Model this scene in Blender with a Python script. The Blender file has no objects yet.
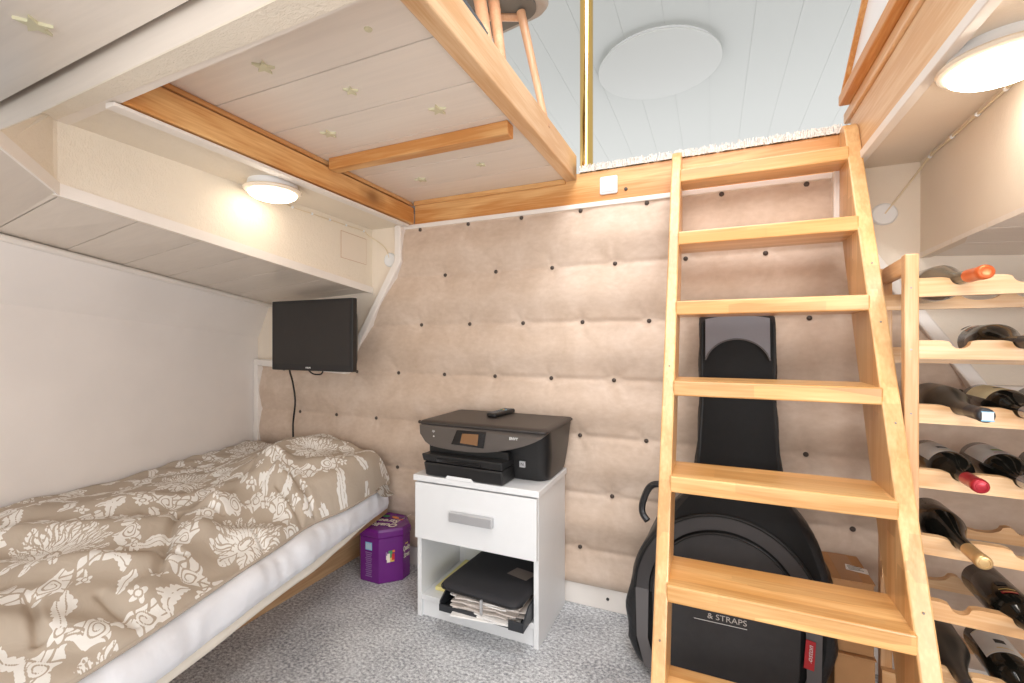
import bpy, bmesh, math, random
import numpy as np
from mathutils import Vector, Matrix, noise
random.seed(7)
PI = math.pi
SC = bpy.context.scene
COL = SC.collection

# ---------------------------------------------------------------- camera, world, exposure
cam_d = bpy.data.cameras.new('camera')
cam_d.sensor_width = 36.0
cam_d.lens = 16.0
cam_d.clip_start = 0.02
cam = bpy.data.objects.new('camera', cam_d)
cam.location = (0, 0, 1.05)
cam.rotation_euler = (PI/2, 0, math.radians(23.72))
COL.objects.link(cam)
SC.camera = cam

SC.view_settings.view_transform = 'Standard'
SC.view_settings.look = 'None'
SC.view_settings.gamma = 1.0
SC.view_settings.use_curve_mapping = False
SC.view_settings.exposure = 0.83

world = bpy.data.worlds.new('world')
SC.world = world
world.use_nodes = True
world.node_tree.nodes['Background'].inputs[0].default_value = (0.97, 0.975, .98, 1)
world.node_tree.nodes['Background'].inputs[1].default_value = 0.72

def area_light(name, loc, rot, sx, sy, power, color=(1, 1, 1)):
    l = bpy.data.lights.new(name, 'AREA')
    l.shape = 'RECTANGLE'; l.size = sx; l.size_y = sy
    l.energy = power; l.color = color
    o = bpy.data.objects.new(name, l)
    o.location = loc; o.rotation_euler = rot
    COL.objects.link(o)
    return o
# added fill lights out of view, brightening the room from behind, right and above
area_light('added_fill_behind', (-.35, -1.45, .8), (math.radians(98), 0, math.radians(0)), 1.5, 1.4, 6, (.98, 0.99, 1.0))
area_light('added_fill_right', (1.20, -0.75, 1.22), (math.radians(88), 0, math.radians(61)), 1.4, .8, 27, (.95, 0.98, 1.0))
area_light('added_fill_upper', (-0.1, -0.9, 3.0), (math.radians(40), 0, 0), 2.0, 1.2, 26, (0.98, 0.98, 1.0))
area_light('added_fill_overhead', (0.05, .30, 3.4), (math.radians(12), 0, 0), 1.2, 1.0, 25, (0.96, 0.98, 1.0))

# ---------------------------------------------------------------- helpers
def s2l(c):
    return tuple((v/255/12.92 if v/255 <= .04045 else ((v/255+.055)/1.055)**2.4) for v in c)

class NT:
    def __init__(s, name):
        s.m = bpy.data.materials.new(name); s.m.use_nodes = True
        s.t = s.m.node_tree; s.b = s.t.nodes['Principled BSDF']
    def n(s, typ, **kw):
        nd = s.t.nodes.new(typ)
        for k, v in kw.items():
            if k in nd.inputs.keys(): nd.inputs[k].default_value = v
            else: setattr(nd, k, v)
        return nd
    def l(s, a, b): s.t.links.new(a, b)
    def coords(s, scale=(1, 1, 1), rot=(0, 0, 0)):
        tc = s.n('ShaderNodeTexCoord'); mp = s.n('ShaderNodeMapping')
        mp.inputs['Scale'].default_value = scale; mp.inputs['Rotation'].default_value = rot
        s.l(tc.outputs['Object'], mp.inputs['Vector'])
        return mp.outputs['Vector']
    def ramp(s, fac, stops):
        r = s.n('ShaderNodeValToRGB')
        e = r.color_ramp.elements
        while len(e) < len(stops): e.new(0.5)
        for i, (p, c) in enumerate(stops):
            e[i].position = p; e[i].color = (*c, 1) if len(c) == 3 else c
        s.l(fac, r.inputs[0]); return r.outputs[0]
    def bump(s, h, strength=.2, dist=.01):
        b = s.n('ShaderNodeBump'); b.inputs['Strength'].default_value = strength
        b.inputs['Distance'].default_value = dist
        s.l(h, b.inputs['Height']); s.l(b.outputs[0], s.b.inputs['Normal'])
        return b

def plain(name, rgb, rough=.5, metal=0, spec=None, var=0.0, scale=30, coat=0, bump=0, bscale=200, bdist=.002):
    k = NT(name); c = s2l(rgb)
    k.b.inputs['Roughness'].default_value = rough
    k.b.inputs['Metallic'].default_value = metal
    if spec is not None: k.b.inputs['Specular IOR Level'].default_value = spec
    if coat: k.b.inputs['Coat Weight'].default_value = coat; k.b.inputs['Coat Roughness'].default_value = .06
    k.b.inputs['Base Color'].default_value = (*c, 1)
    if var:
        nz = k.n('ShaderNodeTexNoise', Scale=scale, Detail=4.0)
        k.l(k.coords(), nz.inputs['Vector'])
        d = tuple(v*(1-var) for v in c); u = tuple(min(1, v*(1+var)) for v in c)
        k.l(k.ramp(nz.outputs['Fac'], [(.3, d), (.7, u)]), k.b.inputs['Base Color'])
    if bump:
        nz = k.n('ShaderNodeTexNoise', Scale=bscale, Detail=3.0)
        k.l(k.coords(), nz.inputs['Vector'])
        k.bump(nz.outputs['Fac'], bump, bdist)
    return k.m

def wood(name, light, dark, axis=0, rough=.42, knots=True, fine=1.0, stave=None, coat=.15):
    """grain runs along axis; optional butcher-block staves; knots are part of the timber"""
    k = NT(name)
    sc = [9.0*fine]*3; sc[axis] = .9*fine
    v = k.coords(tuple(sc))
    n1 = k.n('ShaderNodeTexNoise', Scale=1.6, Detail=3.0, Distortion=.6); k.l(v, n1.inputs['Vector'])
    mul = k.n('ShaderNodeMath', operation='MULTIPLY'); k.l(n1.outputs['Fac'], mul.inputs[0]); mul.inputs[1].default_value = 13.0
    sn = k.n('ShaderNodeMath', operation='SINE'); k.l(mul.outputs[0], sn.inputs[0])
    ab = k.n('ShaderNodeMath', operation='MULTIPLY_ADD'); k.l(sn.outputs[0], ab.inputs[0]); ab.inputs[1].default_value = .5; ab.inputs[2].default_value = .5
    sc2 = [170.0]*3; sc2[axis] = 7.0
    n2 = k.n('ShaderNodeTexNoise', Scale=1.0, Detail=3.0); k.l(k.coords(tuple(sc2)), n2.inputs['Vector'])
    mx = k.n('ShaderNodeMath', operation='MULTIPLY_ADD'); k.l(ab.outputs[0], mx.inputs[0]); mx.inputs[1].default_value = .5
    k.l(n2.outputs['Fac'], mx.inputs[2])
    L = s2l(light); Dk = s2l(dark)
    col = k.ramp(mx.outputs[0], [(.2, L), (.55, tuple(a*.55+b*.45 for a, b in zip(L, Dk))), (1.0, Dk)])
    if stave:
        sc3 = [1/stave]*3; sc3[axis] = 3.1
        vor = k.n('ShaderNodeTexVoronoi', distance='CHEBYCHEV'); vor.inputs['Scale'].default_value = 1.0; vor.inputs['Randomness'].default_value = .55
        k.l(k.coords(tuple(sc3)), vor.inputs['Vector'])
        sep = k.n('ShaderNodeSeparateColor'); k.l(vor.outputs['Color'], sep.inputs[0])
        tone = k.ramp(sep.outputs[0], [(0, (.80, .76, .70)), (1, (1.08, 1.05, 1.0))])
        mm = k.n('ShaderNodeMix', data_type='RGBA', blend_type='MULTIPLY'); mm.inputs[0].default_value = 1.0
        k.l(col, mm.inputs[6]); k.l(tone, mm.inputs[7]); col = mm.outputs[2]
    if knots:
        sc4 = [3.6]*3; sc4[axis] = 2.4
        vv = k.n('ShaderNodeTexVoronoi'); vv.inputs['Scale'].default_value = 1.0
        k.l(k.coords(tuple(sc4)), vv.inputs['Vector'])
        kr = k.ramp(vv.outputs['Distance'], [(.07, (1, 1, 1)), (.13, (.4, .4, .4)), (.24, (0, 0, 0))])
        mm = k.n('ShaderNodeMix', data_type='RGBA'); k.l(kr, mm.inputs[0]); k.l(col, mm.inputs[6])
        mm.inputs[7].default_value = (*[x*.5 for x in Dk], 1); col = mm.outputs[2]
    k.l(col, k.b.inputs['Base Color'])
    k.b.inputs['Roughness'].default_value = rough
    k.b.inputs['Coat Weight'].default_value = coat; k.b.inputs['Coat Roughness'].default_value = .25
    k.bump(n2.outputs['Fac'], .12, .002)
    return k.m

def plaster(name, rgb, strength=.5, scale=14, rough=.6, wave=True):
    k = NT(name); c = s2l(rgb)
    n = k.n('ShaderNodeTexNoise', Scale=scale, Detail=5.0, Distortion=2.2); k.l(k.coords((1, 1, 1)), n.inputs['Vector'])
    n2 = k.n('ShaderNodeTexNoise', Scale=70.0, Detail=4.0, Distortion=1.4); k.l(k.coords((1, 2.2, 1)), n2.inputs['Vector'])
    ad = k.n('ShaderNodeMath', operation='ADD'); k.l(n.outputs['Fac'], ad.inputs[0]); k.l(n2.outputs['Fac'], ad.inputs[1])
    k.bump(ad.outputs[0], strength, .004)
    n3 = k.n('ShaderNodeTexNoise', Scale=3.0, Detail=4.0); k.l(k.coords(), n3.inputs['Vector'])
    k.l(k.ramp(n3.outputs['Fac'], [(.3, tuple(x*.95 for x in c)), (.7, tuple(min(1, x*1.03) for x in c))]), k.b.inputs['Base Color'])
    k.b.inputs['Roughness'].default_value = rough
    return k.m

def painted_planks(name, rgb, axis=0, rough=.3):
    """white lacquered spruce: faint wood grain in the paint"""
    k = NT(name); c = s2l(rgb)
    sc = [55.0]*3; sc[axis] = 3.0
    n = k.n('ShaderNodeTexNoise', Scale=1.0, Detail=4.0, Distortion=.8); k.l(k.coords(tuple(sc)), n.inputs['Vector'])
    k.l(k.ramp(n.outputs['Fac'], [(.32, tuple(x*.955 for x in c)), (.62, c)]), k.b.inputs['Base Color'])
    k.bump(n.outputs['Fac'], .10, .0015)
    k.b.inputs['Roughness'].default_value = rough
    return k.m

def emit(name, rgb, strength):
    k = NT(name)
    k.b.inputs['Base Color'].default_value = (1, 1, 1, 1)
    k.b.inputs['Emission Color'].default_value = (*rgb, 1)
    k.b.inputs['Emission Strength'].default_value = strength
    return k.m

def link(name, mesh, mats=None, parent=None, loc=None):
    o = bpy.data.objects.new(name, mesh)
    COL.objects.link(o)
    if mats:
        for m in (mats if isinstance(mats, (list, tuple)) else [mats]): mesh.materials.append(m)
    if parent: o.parent = parent
    if loc: o.location = loc
    return o

def obj(name, bm, mat, parent=None, smooth=False, world=False, angle=35):
    """link a bmesh as one object; with world=True its coordinates are world coordinates"""
    if world and parent is not None:
        bmesh.ops.transform(bm, matrix=parent.matrix_basis.inverted(), verts=bm.verts)
    bmesh.ops.recalc_face_normals(bm, faces=bm.faces)
    me = bpy.data.meshes.new(name); bm.to_mesh(me); bm.free()
    if smooth:
        me.polygons.foreach_set('use_smooth', [True]*len(me.polygons))
        me.set_sharp_from_angle(angle=math.radians(angle))
    return link(name, me, mat, parent)

def thing(name, label, cat, loc=(0, 0, 0), rz=0, group=None):
    o = bpy.data.objects.new(name, None); COL.objects.link(o)
    o.empty_display_size = .05
    o.location = loc; o.rotation_euler = (0, 0, rz)
    o.matrix_basis = Matrix.Translation(loc) @ Matrix.Rotation(rz, 4, 'Z')
    o['label'] = label; o['category'] = cat
    if group: o['group'] = group
    return o
def tag(o, label, cat, group=None, kind=None):
    o['label'] = label; o['category'] = cat
    if group: o['group'] = group
    if kind: o['kind'] = kind
    return o
def struct(name, bm, mat, parent=None, smooth=False, label=None):
    o = obj(name, bm, mat, parent, smooth, world=parent is not None)
    if not parent: o['kind'] = 'structure'
    if label: o['label'] = label
    return o

def BM(): return bmesh.new()
def box(bm, x0, x1, y0, y1, z0, z1, bev=0, seg=2, mi=0):
    vs = [bm.verts.new(p) for p in ((x0,y0,z0),(x1,y0,z0),(x1,y1,z0),(x0,y1,z0),(x0,y0,z1),(x1,y0,z1),(x1,y1,z1),(x0,y1,z1))]
    fs = [bm.faces.new([vs[i] for i in f]) for f in ((3,2,1,0),(4,5,6,7),(0,1,5,4),(1,2,6,5),(2,3,7,6),(3,0,4,7))]
    for f in fs: f.material_index = mi
    if bev:
        es = list({e for f in fs for e in f.edges})
        bmesh.ops.bevel(bm, geom=es, offset=bev, segments=seg, profile=.5, affect='EDGES')
    return vs
def hexa(bm, p, bev=0, seg=2):
    """8 points, bottom ring then top ring"""
    vs = [bm.verts.new(q) for q in p]
    fs = [bm.faces.new([vs[i] for i in f]) for f in ((3,2,1,0),(4,5,6,7),(0,1,5,4),(1,2,6,5),(2,3,7,6),(3,0,4,7))]
    if bev:
        es = list({e for f in fs for e in f.edges})
        bmesh.ops.bevel(bm, geom=es, offset=bev, segments=seg, profile=.5, affect='EDGES')
def prism(bm, pts, vec, bev=0, seg=2):
    a = [bm.verts.new(p) for p in pts]; v = Vector(vec)
    b = [bm.verts.new(Vector(p)+v) for p in pts]
    n = len(pts)
    fs = [bm.faces.new(a[::-1]), bm.faces.new(b)]
    for i in range(n): fs.append(bm.faces.new((a[i], a[(i+1) % n], b[(i+1) % n], b[i])))
    if bev:
        es = list({e for f in fs for e in f.edges})
        bmesh.ops.bevel(bm, geom=es, offset=bev, segments=seg, profile=.5, affect='EDGES')
def slab(bm, quad, t):
    """quad in world (any winding) given thickness vector t"""
    prism(bm, quad, t)
def tube(bm, pts, r, seg=10, cap=True):
    pts = [Vector(p) for p in pts]
    n = len(pts); rs = r if isinstance(r, (list, tuple)) else [r]*n
    rings = []; up = None
    for i, p in enumerate(pts):
        t = (pts[min(i+1, n-1)]-pts[max(i-1, 0)]).normalized()
        if up is None: up = t.orthogonal().normalized()
        up = (up - t*up.dot(t)).normalized(); sd = t.cross(up)
        rings.append([bm.verts.new(p+(up*math.cos(2*PI*k/seg)+sd*math.sin(2*PI*k/seg))*rs[i]) for k in range(seg)])
    for i in range(n-1):
        for k in range(seg):
            bm.faces.new((rings[i][k], rings[i][(k+1) % seg], rings[i+1][(k+1) % seg], rings[i+1][k]))
    if cap:
        bm.faces.new(rings[0][::-1]); bm.faces.new(rings[-1])
def lathe(bm, prof, seg=40, axis='Z', center=(0, 0, 0), a0=0, a1=2*PI):
    """prof: (radius, height)"""
    c = Vector(center); full = abs(a1-a0-2*PI) < 1e-6
    cnt = seg if full else seg+1
    rings = []
    for r, h in prof:
        ring = []
        if r < 1e-6:
            p = {'Z': (0, 0, h), 'Y': (0, h, 0), 'X': (h, 0, 0)}[axis]
            v = bm.verts.new(c+Vector(p)); ring = [v]*cnt
        else:
            for k in range(cnt):
                a = a0+(a1-a0)*k/seg
                ca, sa = r*math.cos(a), r*math.sin(a)
                p = {'Z': (ca, sa, h), 'Y': (ca, h, sa), 'X': (h, ca, sa)}[axis]
                ring.append(bm.verts.new(c+Vector(p)))
        rings.append(ring)
    for i in range(len(rings)-1):
        for k in range(seg if full else seg):
            k2 = (k+1) % cnt
            q = []
            for v in (rings[i][k], rings[i][k2], rings[i+1][k2], rings[i+1][k]):
                if v not in q: q.append(v)
            if len(q) >= 3:
                try: bm.faces.new(q)
                except ValueError: pass
def catmull(pts, n=8):
    P = [Vector(p) for p in pts]; out = []
    for i in range(len(P)-1):
        p0 = P[max(i-1, 0)]; p1 = P[i]; p2 = P[i+1]; p3 = P[min(i+2, len(P)-1)]
        for k in range(n):
            t = k/n
            out.append(.5*((2*p1)+(-p0+p2)*t+(2*p0-5*p1+4*p2-p3)*t*t+(-p0+3*p1-3*p2+p3)*t**3))
    out.append(P[-1]); return out
def text(name, body, size, mat, parent, loc, rot, depth=.0006, width=None, shear=0, bold=0):
    cu = bpy.data.curves.new(name, 'FONT'); cu.body = body; cu.size = size
    cu.extrude = depth; cu.align_x = 'CENTER'; cu.align_y = 'CENTER'; cu.shear = shear; cu.offset = bold
    cu.resolution_u = 3
    t = bpy.data.objects.new(name, cu); COL.objects.link(t)
    bpy.context.view_layer.update()
    me = bpy.data.meshes.new_from_object(t.evaluated_get(bpy.context.evaluated_depsgraph_get()))
    bpy.data.objects.remove(t); me.name = name
    if width:
        xs = [v.co.x for v in me.vertices]; s = width/max(1e-6, max(xs)-min(xs))
        for v in me.vertices: v.co.x *= s
    me.materials.clear()
    o = link(name, me, mat, parent)
    o.location = loc; o.rotation_euler = rot
    return o

# ---------------------------------------------------------------- materials
M = {}
M['pine_x'] = wood('pine_grain_across', (240, 196, 136), (203, 138, 74), 0)
M['pine_y'] = wood('pine_grain_along', (240, 194, 132), (203, 138, 74), 1)
M['pine_pale_y'] = wood('pale_pine', (244, 212, 172), (220, 172, 122), 1)
M['ladder_x'] = wood('beech_tread', (238, 196, 138), (208, 154, 92), 0, knots=False, stave=.045, rough=.34, coat=.3)
M['ladder_z'] = wood('beech_stringer', (236, 198, 146), (212, 162, 106), 2, knots=False, stave=.05, rough=.36, coat=.3)
M['rack_x'] = wood('rack_pine_across', (238, 204, 160), (214, 164, 112), 0, knots=False, fine=1.4)
M['rack_z'] = wood('rack_pine_upright', (238, 200, 156), (208, 156, 106), 2, knots=False, fine=1.6)
M['rack_y'] = wood('rack_pine_depth', (238, 200, 156), (208, 156, 106), 1, knots=False, fine=1.6)
M['bed_wood'] = wood('bed_wood', (206, 170, 130), (170, 128, 88), 1, knots=False)
M['chair_wood'] = wood('chair_wood', (224, 178, 140), (200, 146, 108), 2, knots=False)
M['cream'] = plaster('cream_textured_paint', (238, 226, 208), .55)
M['cream_smooth'] = plaster('cream_smooth_paint', (238, 224, 206), .16, 8)
M['wall_white'] = plaster('hull_side_paint', (240, 233, 228), .10, 6, rough=.55)
M['planks_x'] = painted_planks('white_lacquered_planks', (240, 229, 217), 0)
M['planks_deck'] = painted_planks('shade_darkened_planks', (220, 208, 195), 0)  # white planks darkened; the shade under the side deck is in the colour
M['planks_y'] = painted_planks('white_lacquered_planks_long', (226, 219, 210), 0)
M['trim'] = plain('white_trim_paint', (238, 230, 222), .35, var=.03, scale=9)
M['white'] = plain('white_laminate', (226, 226, 226), .35, var=.01)
M['plastic_white'] = plain('white_plastic', (238, 238, 238), .3)
M['upper_white'] = plain('upper_ceiling_paint', (206, 207, 203), .5)
M['groove'] = plain('dark_groove', (120, 108, 98), .8)
M['glow'] = emit('warm_lamp_glow', (1.0, .86, .68), 5.5)
M['glow_right'] = emit('bright_lamp_glow', (1.0, .92, .80), 11)
M['lamp_rim'] = plain('frosted_glass_rim', (240, 225, 205), .12, coat=.5)
M['disc'] = plain('satin_white_disc', (212, 212, 208), .6)
M['brass'] = plain('polished_brass', (222, 184, 112), .10, metal=1)
M['black'] = plain('black_plastic', (30, 29, 29), .38, bump=.05)
M['black_gloss'] = plain('black_gloss_plastic', (26, 24, 24), .15)
M['charcoal_panel'] = plain('charcoal_metallic_panel', (104, 97, 92), .3, metal=.5)
M['screen'] = plain('printer_screen', (128, 92, 60), .15)
M['tv_screen'] = plain('tv_screen', (40, 36, 34), .32)
M['silver'] = plain('brushed_silver', (196, 196, 198), .35, metal=.55)
M['steel'] = plain('steel_screw', (150, 145, 140), .3, metal=1)
M['ink'] = plain('pale_print', (215, 212, 208), .5)
M['darkink'] = plain('dark_print', (50, 46, 44), .6)
M['bag'] = plain('black_nylon', (26, 24, 24), .62, var=.12, scale=60, bump=.35, bscale=900)
M['bag_shiny'] = plain('shiny_black_nylon', (30, 30, 32), .38, bump=.5, bscale=30, bdist=.01)
M['bag_grey'] = plain('grey_nylon', (92, 88, 88), .6, bump=.3, bscale=900)
M['bag_silver'] = plain('silver_grey_fabric', (168, 166, 172), .5, bump=.3, bscale=900)
M['pocket'] = plain('dark_pocket_nylon', (44, 41, 41), .66, var=.1, scale=40, bump=.35, bscale=900)
M['piping'] = plain('black_piping', (14, 14, 14), .5)
M['red_tab'] = plain('red_woven_tab', (176, 32, 38), .6)
M['purple'] = plain('purple_tin', (104, 24, 118), .25, coat=.4, var=.05, scale=12)
M['purple_dark'] = plain('purple_tin_band', (66, 14, 76), .25, coat=.3)
M['tin_violet'] = plain('violet_print', (140, 104, 152), .4)
M['tin_blue'] = plain('blue_print', (128, 184, 216), .4)
M['tin_red'] = plain('red_print', (196, 40, 50), .35)
M['tin_green'] = plain('green_print', (70, 140, 90), .35)
M['tin_orange'] = plain('orange_print', (226, 132, 60), .35)
M['tin_gold'] = plain('gold_print', (216, 182, 90), .35)
M['tin_cream'] = plain('cream_print', (232, 220, 206), .4)
M['cardboard'] = plain('cardboard', (186, 138, 92), .8, var=.06, scale=14)
M['paper'] = plain('paper', (236, 232, 228), .7, var=.02)
M['paper_grey'] = plain('newsprint', (206, 196, 188), .7, var=.08, scale=60)
M['yellow'] = plain('yellow_folder', (236, 222, 150), .7)
M['neoprene'] = plain('black_neoprene', (36, 35, 38), .75, bump=.3, bscale=900)
M['tray'] = plain('grey_black_tray', (42, 44, 48), .4)
M['button'] = plain('dark_button', (70, 58, 50), .4)
M['star'] = plain('pale_green_star_plastic', (216, 210, 178), .35)
M['sheet'] = plain('white_sheet', (232, 233, 238), .8, bump=.25, bscale=14, bdist=.02)
M['sheet_low'] = plain('cream_mattress_cover', (222, 214, 202), .8, bump=.2, bscale=14, bdist=.02)
M['chair_fabric'] = plain('grey_chair_fabric', (182, 172, 162), .8, bump=.3, bscale=500)
M['chair_under'] = plain('dark_grey_chair_lining', (116, 112, 106), .8)
M['tube_dark'] = plain('dark_grey_metal', (84, 88, 92), .35, metal=.4)
M['cable'] = plain('cream_cable', (226, 208, 176), .5)
M['remote_button'] = plain('remote_grey_button', (120, 120, 122), .5)
M['glass_dark'] = plain('dark_green_bottle_glass', (20, 19, 16), .10, spec=.4)
M['glass_dusty'] = plain('dusty_bottle_glass', (56, 50, 44), .28, var=.25, scale=24)
M['glass_brown'] = plain('smoky_bottle_glass', (104, 96, 84), .12, var=.12, scale=18, coat=.4)
M['cap_orange'] = plain('orange_foil', (226, 112, 60), .3, metal=.35)
M['cap_red'] = plain('red_foil', (168, 36, 48), .28, metal=.35)
M['cap_gold'] = plain('gold_foil', (196, 160, 110), .3, metal=.5)
M['cap_black'] = plain('black_foil', (44, 44, 48), .4)
M['cap_silver'] = plain('silver_foil', (190, 190, 195), .25, metal=.8)
M['label_cream'] = plain('cream_wine_label', (226, 212, 172), .6, var=.04)
M['label_white'] = plain('white_wine_label', (216, 210, 204), .6, var=.04)
M['label_green'] = plain('green_wine_label_picture', (150, 160, 96), .6, var=.4, scale=40)

# carpet
k = NT('grey_flecked_carpet')
n1 = k.n('ShaderNodeTexNoise', Scale=85.0, Detail=4.0, Roughness=.75); k.l(k.coords((1, 1.3, 1)), n1.inputs['Vector'])
n2 = k.n('ShaderNodeTexNoise', Scale=5.0, Detail=3.0); k.l(k.coords(), n2.inputs['Vector'])
ad = k.n('ShaderNodeMath', operation='MULTIPLY_ADD'); k.l(n2.outputs['Fac'], ad.inputs[0]); ad.inputs[1].default_value = .22; k.l(n1.outputs['Fac'], ad.inputs[2])
k.l(k.ramp(ad.outputs[0], [(.46, s2l((128, 129, 134))), (.6, s2l((186, 187, 190))), (.74, s2l((232, 233, 234)))]), k.b.inputs['Base Color'])
k.b.inputs['Roughness'].default_value = .95; k.bump(n1.outputs['Fac'], .8, .006)
M['carpet'] = k.m

# velour upholstery
k = NT('taupe_velour')
n1 = k.n('ShaderNodeTexNoise', Scale=7.0, Detail=7.0, Roughness=.65, Distortion=.5); k.l(k.coords((1, 1, 1)), n1.inputs['Vector'])
n2 = k.n('ShaderNodeTexNoise', Scale=38.0, Detail=5.0); k.l(k.coords((1, 1, 1.8)), n2.inputs['Vector'])
ad = k.n('ShaderNodeMath', operation='MULTIPLY_ADD'); k.l(n2.outputs['Fac'], ad.inputs[0]); ad.inputs[1].default_value = .4; k.l(n1.outputs['Fac'], ad.inputs[2])
k.l(k.ramp(ad.outputs[0], [(.40, s2l((190, 165, 143))), (.68, s2l((204, 181, 161))), (1.0, s2l((219, 199, 182)))]), k.b.inputs['Base Color'])
k.b.inputs['Roughness'].default_value = .7
k.b.inputs['Sheen Weight'].default_value = .25
k.bump(n2.outputs['Fac'], .08, .003)
M['velour'] = k.m

# duvet: taupe cotton with a woven-in white damask (per-vertex pattern mask)
k = NT('taupe_duvet_with_white_damask')
at = k.n('ShaderNodeAttribute', attribute_name='pattern')
r = k.ramp(at.outputs['Fac'], [(.42, s2l((186, 172, 156))), (.58, s2l((238, 235, 230)))])
k.l(r, k.b.inputs['Base Color']); k.b.inputs['Roughness'].default_value = .85
n2 = k.n('ShaderNodeTexNoise', Scale=16.0, Detail=3.0, Distortion=.7); k.l(k.coords(), n2.inputs['Vector'])
k.bump(n2.outputs['Fac'], .35, .012)
M['duvet'] = k.m

# ================================================================ THE ROOM
WY = 1.79            # back wall
# floor
bm = BM(); box(bm, -2.6, 1.7, -1.6, 1.83, -.05, 0); struct('floor', bm, M['carpet'])
# back wall
bm = BM(); prism(bm, [(-2.6, WY, 0), (1.7, WY, 0), (1.7, WY, 1.66), (.412, WY, 1.66), (.412, WY, 1.599), (-1.30, WY, 1.599), (-1.30, WY, 1.66), (-2.6, WY, 1.66)], (0, .05, 0)); struct('wall_back', bm, M['cream_smooth'])

def hx(y, off=0.0): return -2.02-.302*(y-.65)          # hull crease line, left
# left hull side: vertical lower part, sloping band above the crease
def crz(y): return 1.17-.088*(y-.65)
def trx(y): return -1.9-.316*(y-.62)
def trz(y): return 1.358-.088*(y-.62)
ys = [-1.3, WY]
bm = BM()
prism(bm, [(hx(ys[0]), ys[0], 0), (hx(ys[1]), ys[1], 0), (hx(ys[1]), ys[1], crz(ys[1])), (hx(ys[0]), ys[0], crz(ys[0]))], (-.04, 0, 0))
struct('wall_left', bm, M['wall_white'])
bm = BM()
prism(bm, [(hx(ys[0]), ys[0], crz(ys[0])), (hx(ys[1]), ys[1], crz(ys[1])), (trx(ys[1]), ys[1], trz(ys[1])), (trx(ys[0]), ys[0], trz(ys[0]))], (-.04, 0, .01))
struct('wall_upper_left', bm, M['wall_white'])
# quarter trim between band and planks
bm = BM(); tube(bm, [(trx(y)+.008, y, trz(y)-.006) for y in (-1.3, WY)], .011, 10)
struct('trim_1', bm, M['trim'], smooth=True)

# box (boxed-in side deck) left: face X -1.50, bottom edge sloping
BX = [(-1.50, .585), (-1.545, WY)]
def bz(y): return 1.42-.107*(y-.58)
def bxx(y): return -1.50-.037*(y-.585)
T = 1.604
bm = BM()
prism(bm, [(bxx(.585), .585, bz(.585)), (bxx(WY), WY, bz(WY)), (bxx(WY), WY, T+.03), (bxx(.585), .585, T+.03)], (-.025, 0, 0))
struct('wall_side_deck_left', bm, M['cream'])
bm = BM()   # the inward jog near the camera; its top slopes down below the cross beam
q0 = (-1.50, .585); q1 = (-1.29, .418); q2 = (-1.0, .19)
prism(bm, [(q0[0], q0[1], bz(.585)), (q1[0], q1[1], 1.434), (q1[0], q1[1], 1.468), (-1.481, .554, T), (-1.50, .585, T+.02)], (-.003, -.003, 0))
prism(bm, [(q1[0], q1[1], 1.434), (q2[0], q2[1], 1.445), (q2[0], q2[1], 1.452), (q1[0], q1[1], 1.468)], (-.003, -.003, 0))
struct('wall_side_deck_near', bm, M['cream'])
# lipped lower edge of the box
bm = BM()
def lip(a, b, za, zb, nx, ny):
    prism(bm, [(a[0], a[1], za-.004), (b[0], b[1], zb-.004), (b[0], b[1], zb+.028), (a[0], a[1], za+.028)], (nx, ny, 0))
lip((bxx(.585), .577), (bxx(WY), WY), bz(.585), bz(WY), .006, 0)
lip(q0, q1, bz(.585), 1.434, .004, .004); lip(q1, q2, 1.434, 1.445, .004, .004)
struct('trim_2', bm, M['trim'])
# plank ceiling under the box: separate boards with grooves, following the slope to the hull
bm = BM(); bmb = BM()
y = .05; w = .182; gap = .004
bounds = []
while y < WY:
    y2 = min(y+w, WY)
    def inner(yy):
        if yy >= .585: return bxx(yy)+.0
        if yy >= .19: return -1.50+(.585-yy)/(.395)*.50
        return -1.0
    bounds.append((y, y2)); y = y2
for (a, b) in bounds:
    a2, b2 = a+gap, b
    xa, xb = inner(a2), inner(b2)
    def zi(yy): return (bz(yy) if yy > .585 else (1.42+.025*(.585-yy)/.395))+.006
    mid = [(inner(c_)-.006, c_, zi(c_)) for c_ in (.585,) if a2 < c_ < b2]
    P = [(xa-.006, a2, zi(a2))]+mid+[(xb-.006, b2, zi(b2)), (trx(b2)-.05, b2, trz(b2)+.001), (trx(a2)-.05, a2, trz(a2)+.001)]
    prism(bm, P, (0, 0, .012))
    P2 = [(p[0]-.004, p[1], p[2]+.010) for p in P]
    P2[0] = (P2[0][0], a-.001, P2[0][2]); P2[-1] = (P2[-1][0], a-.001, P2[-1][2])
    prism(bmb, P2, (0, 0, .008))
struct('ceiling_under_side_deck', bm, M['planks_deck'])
struct('ceiling_backing', bmb, M['groove'])

# soffit left (z 1.604)
bm = BM()
prism(bm, [(-1.62, .56, T), (-1.27, .56, T), (-1.317, WY, T), (-1.62, WY, T)], (0, 0, .02))
struct('ceiling_soffit_left', bm, M['cream'])
# the white cross beam between the near ceiling and the framed one
bm = BM()
prism(bm, [(-2.3, .573, T-.002), (-.30, .508, T-.002), (-.30, .508, 1.70), (-2.3, .573, 1.70)], (0, .062, 0))
struct('trim_cross_beam', bm, M['planks_x'])
bm = BM()
prism(bm, [(-1.62, .5510, T-.004), (-.30, .5075, T-.004), (-.30, .570, T-.004), (-1.62, .58, T-.004)], (0, 0, .004))
struct('trim_3', bm, M['cream'])
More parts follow.
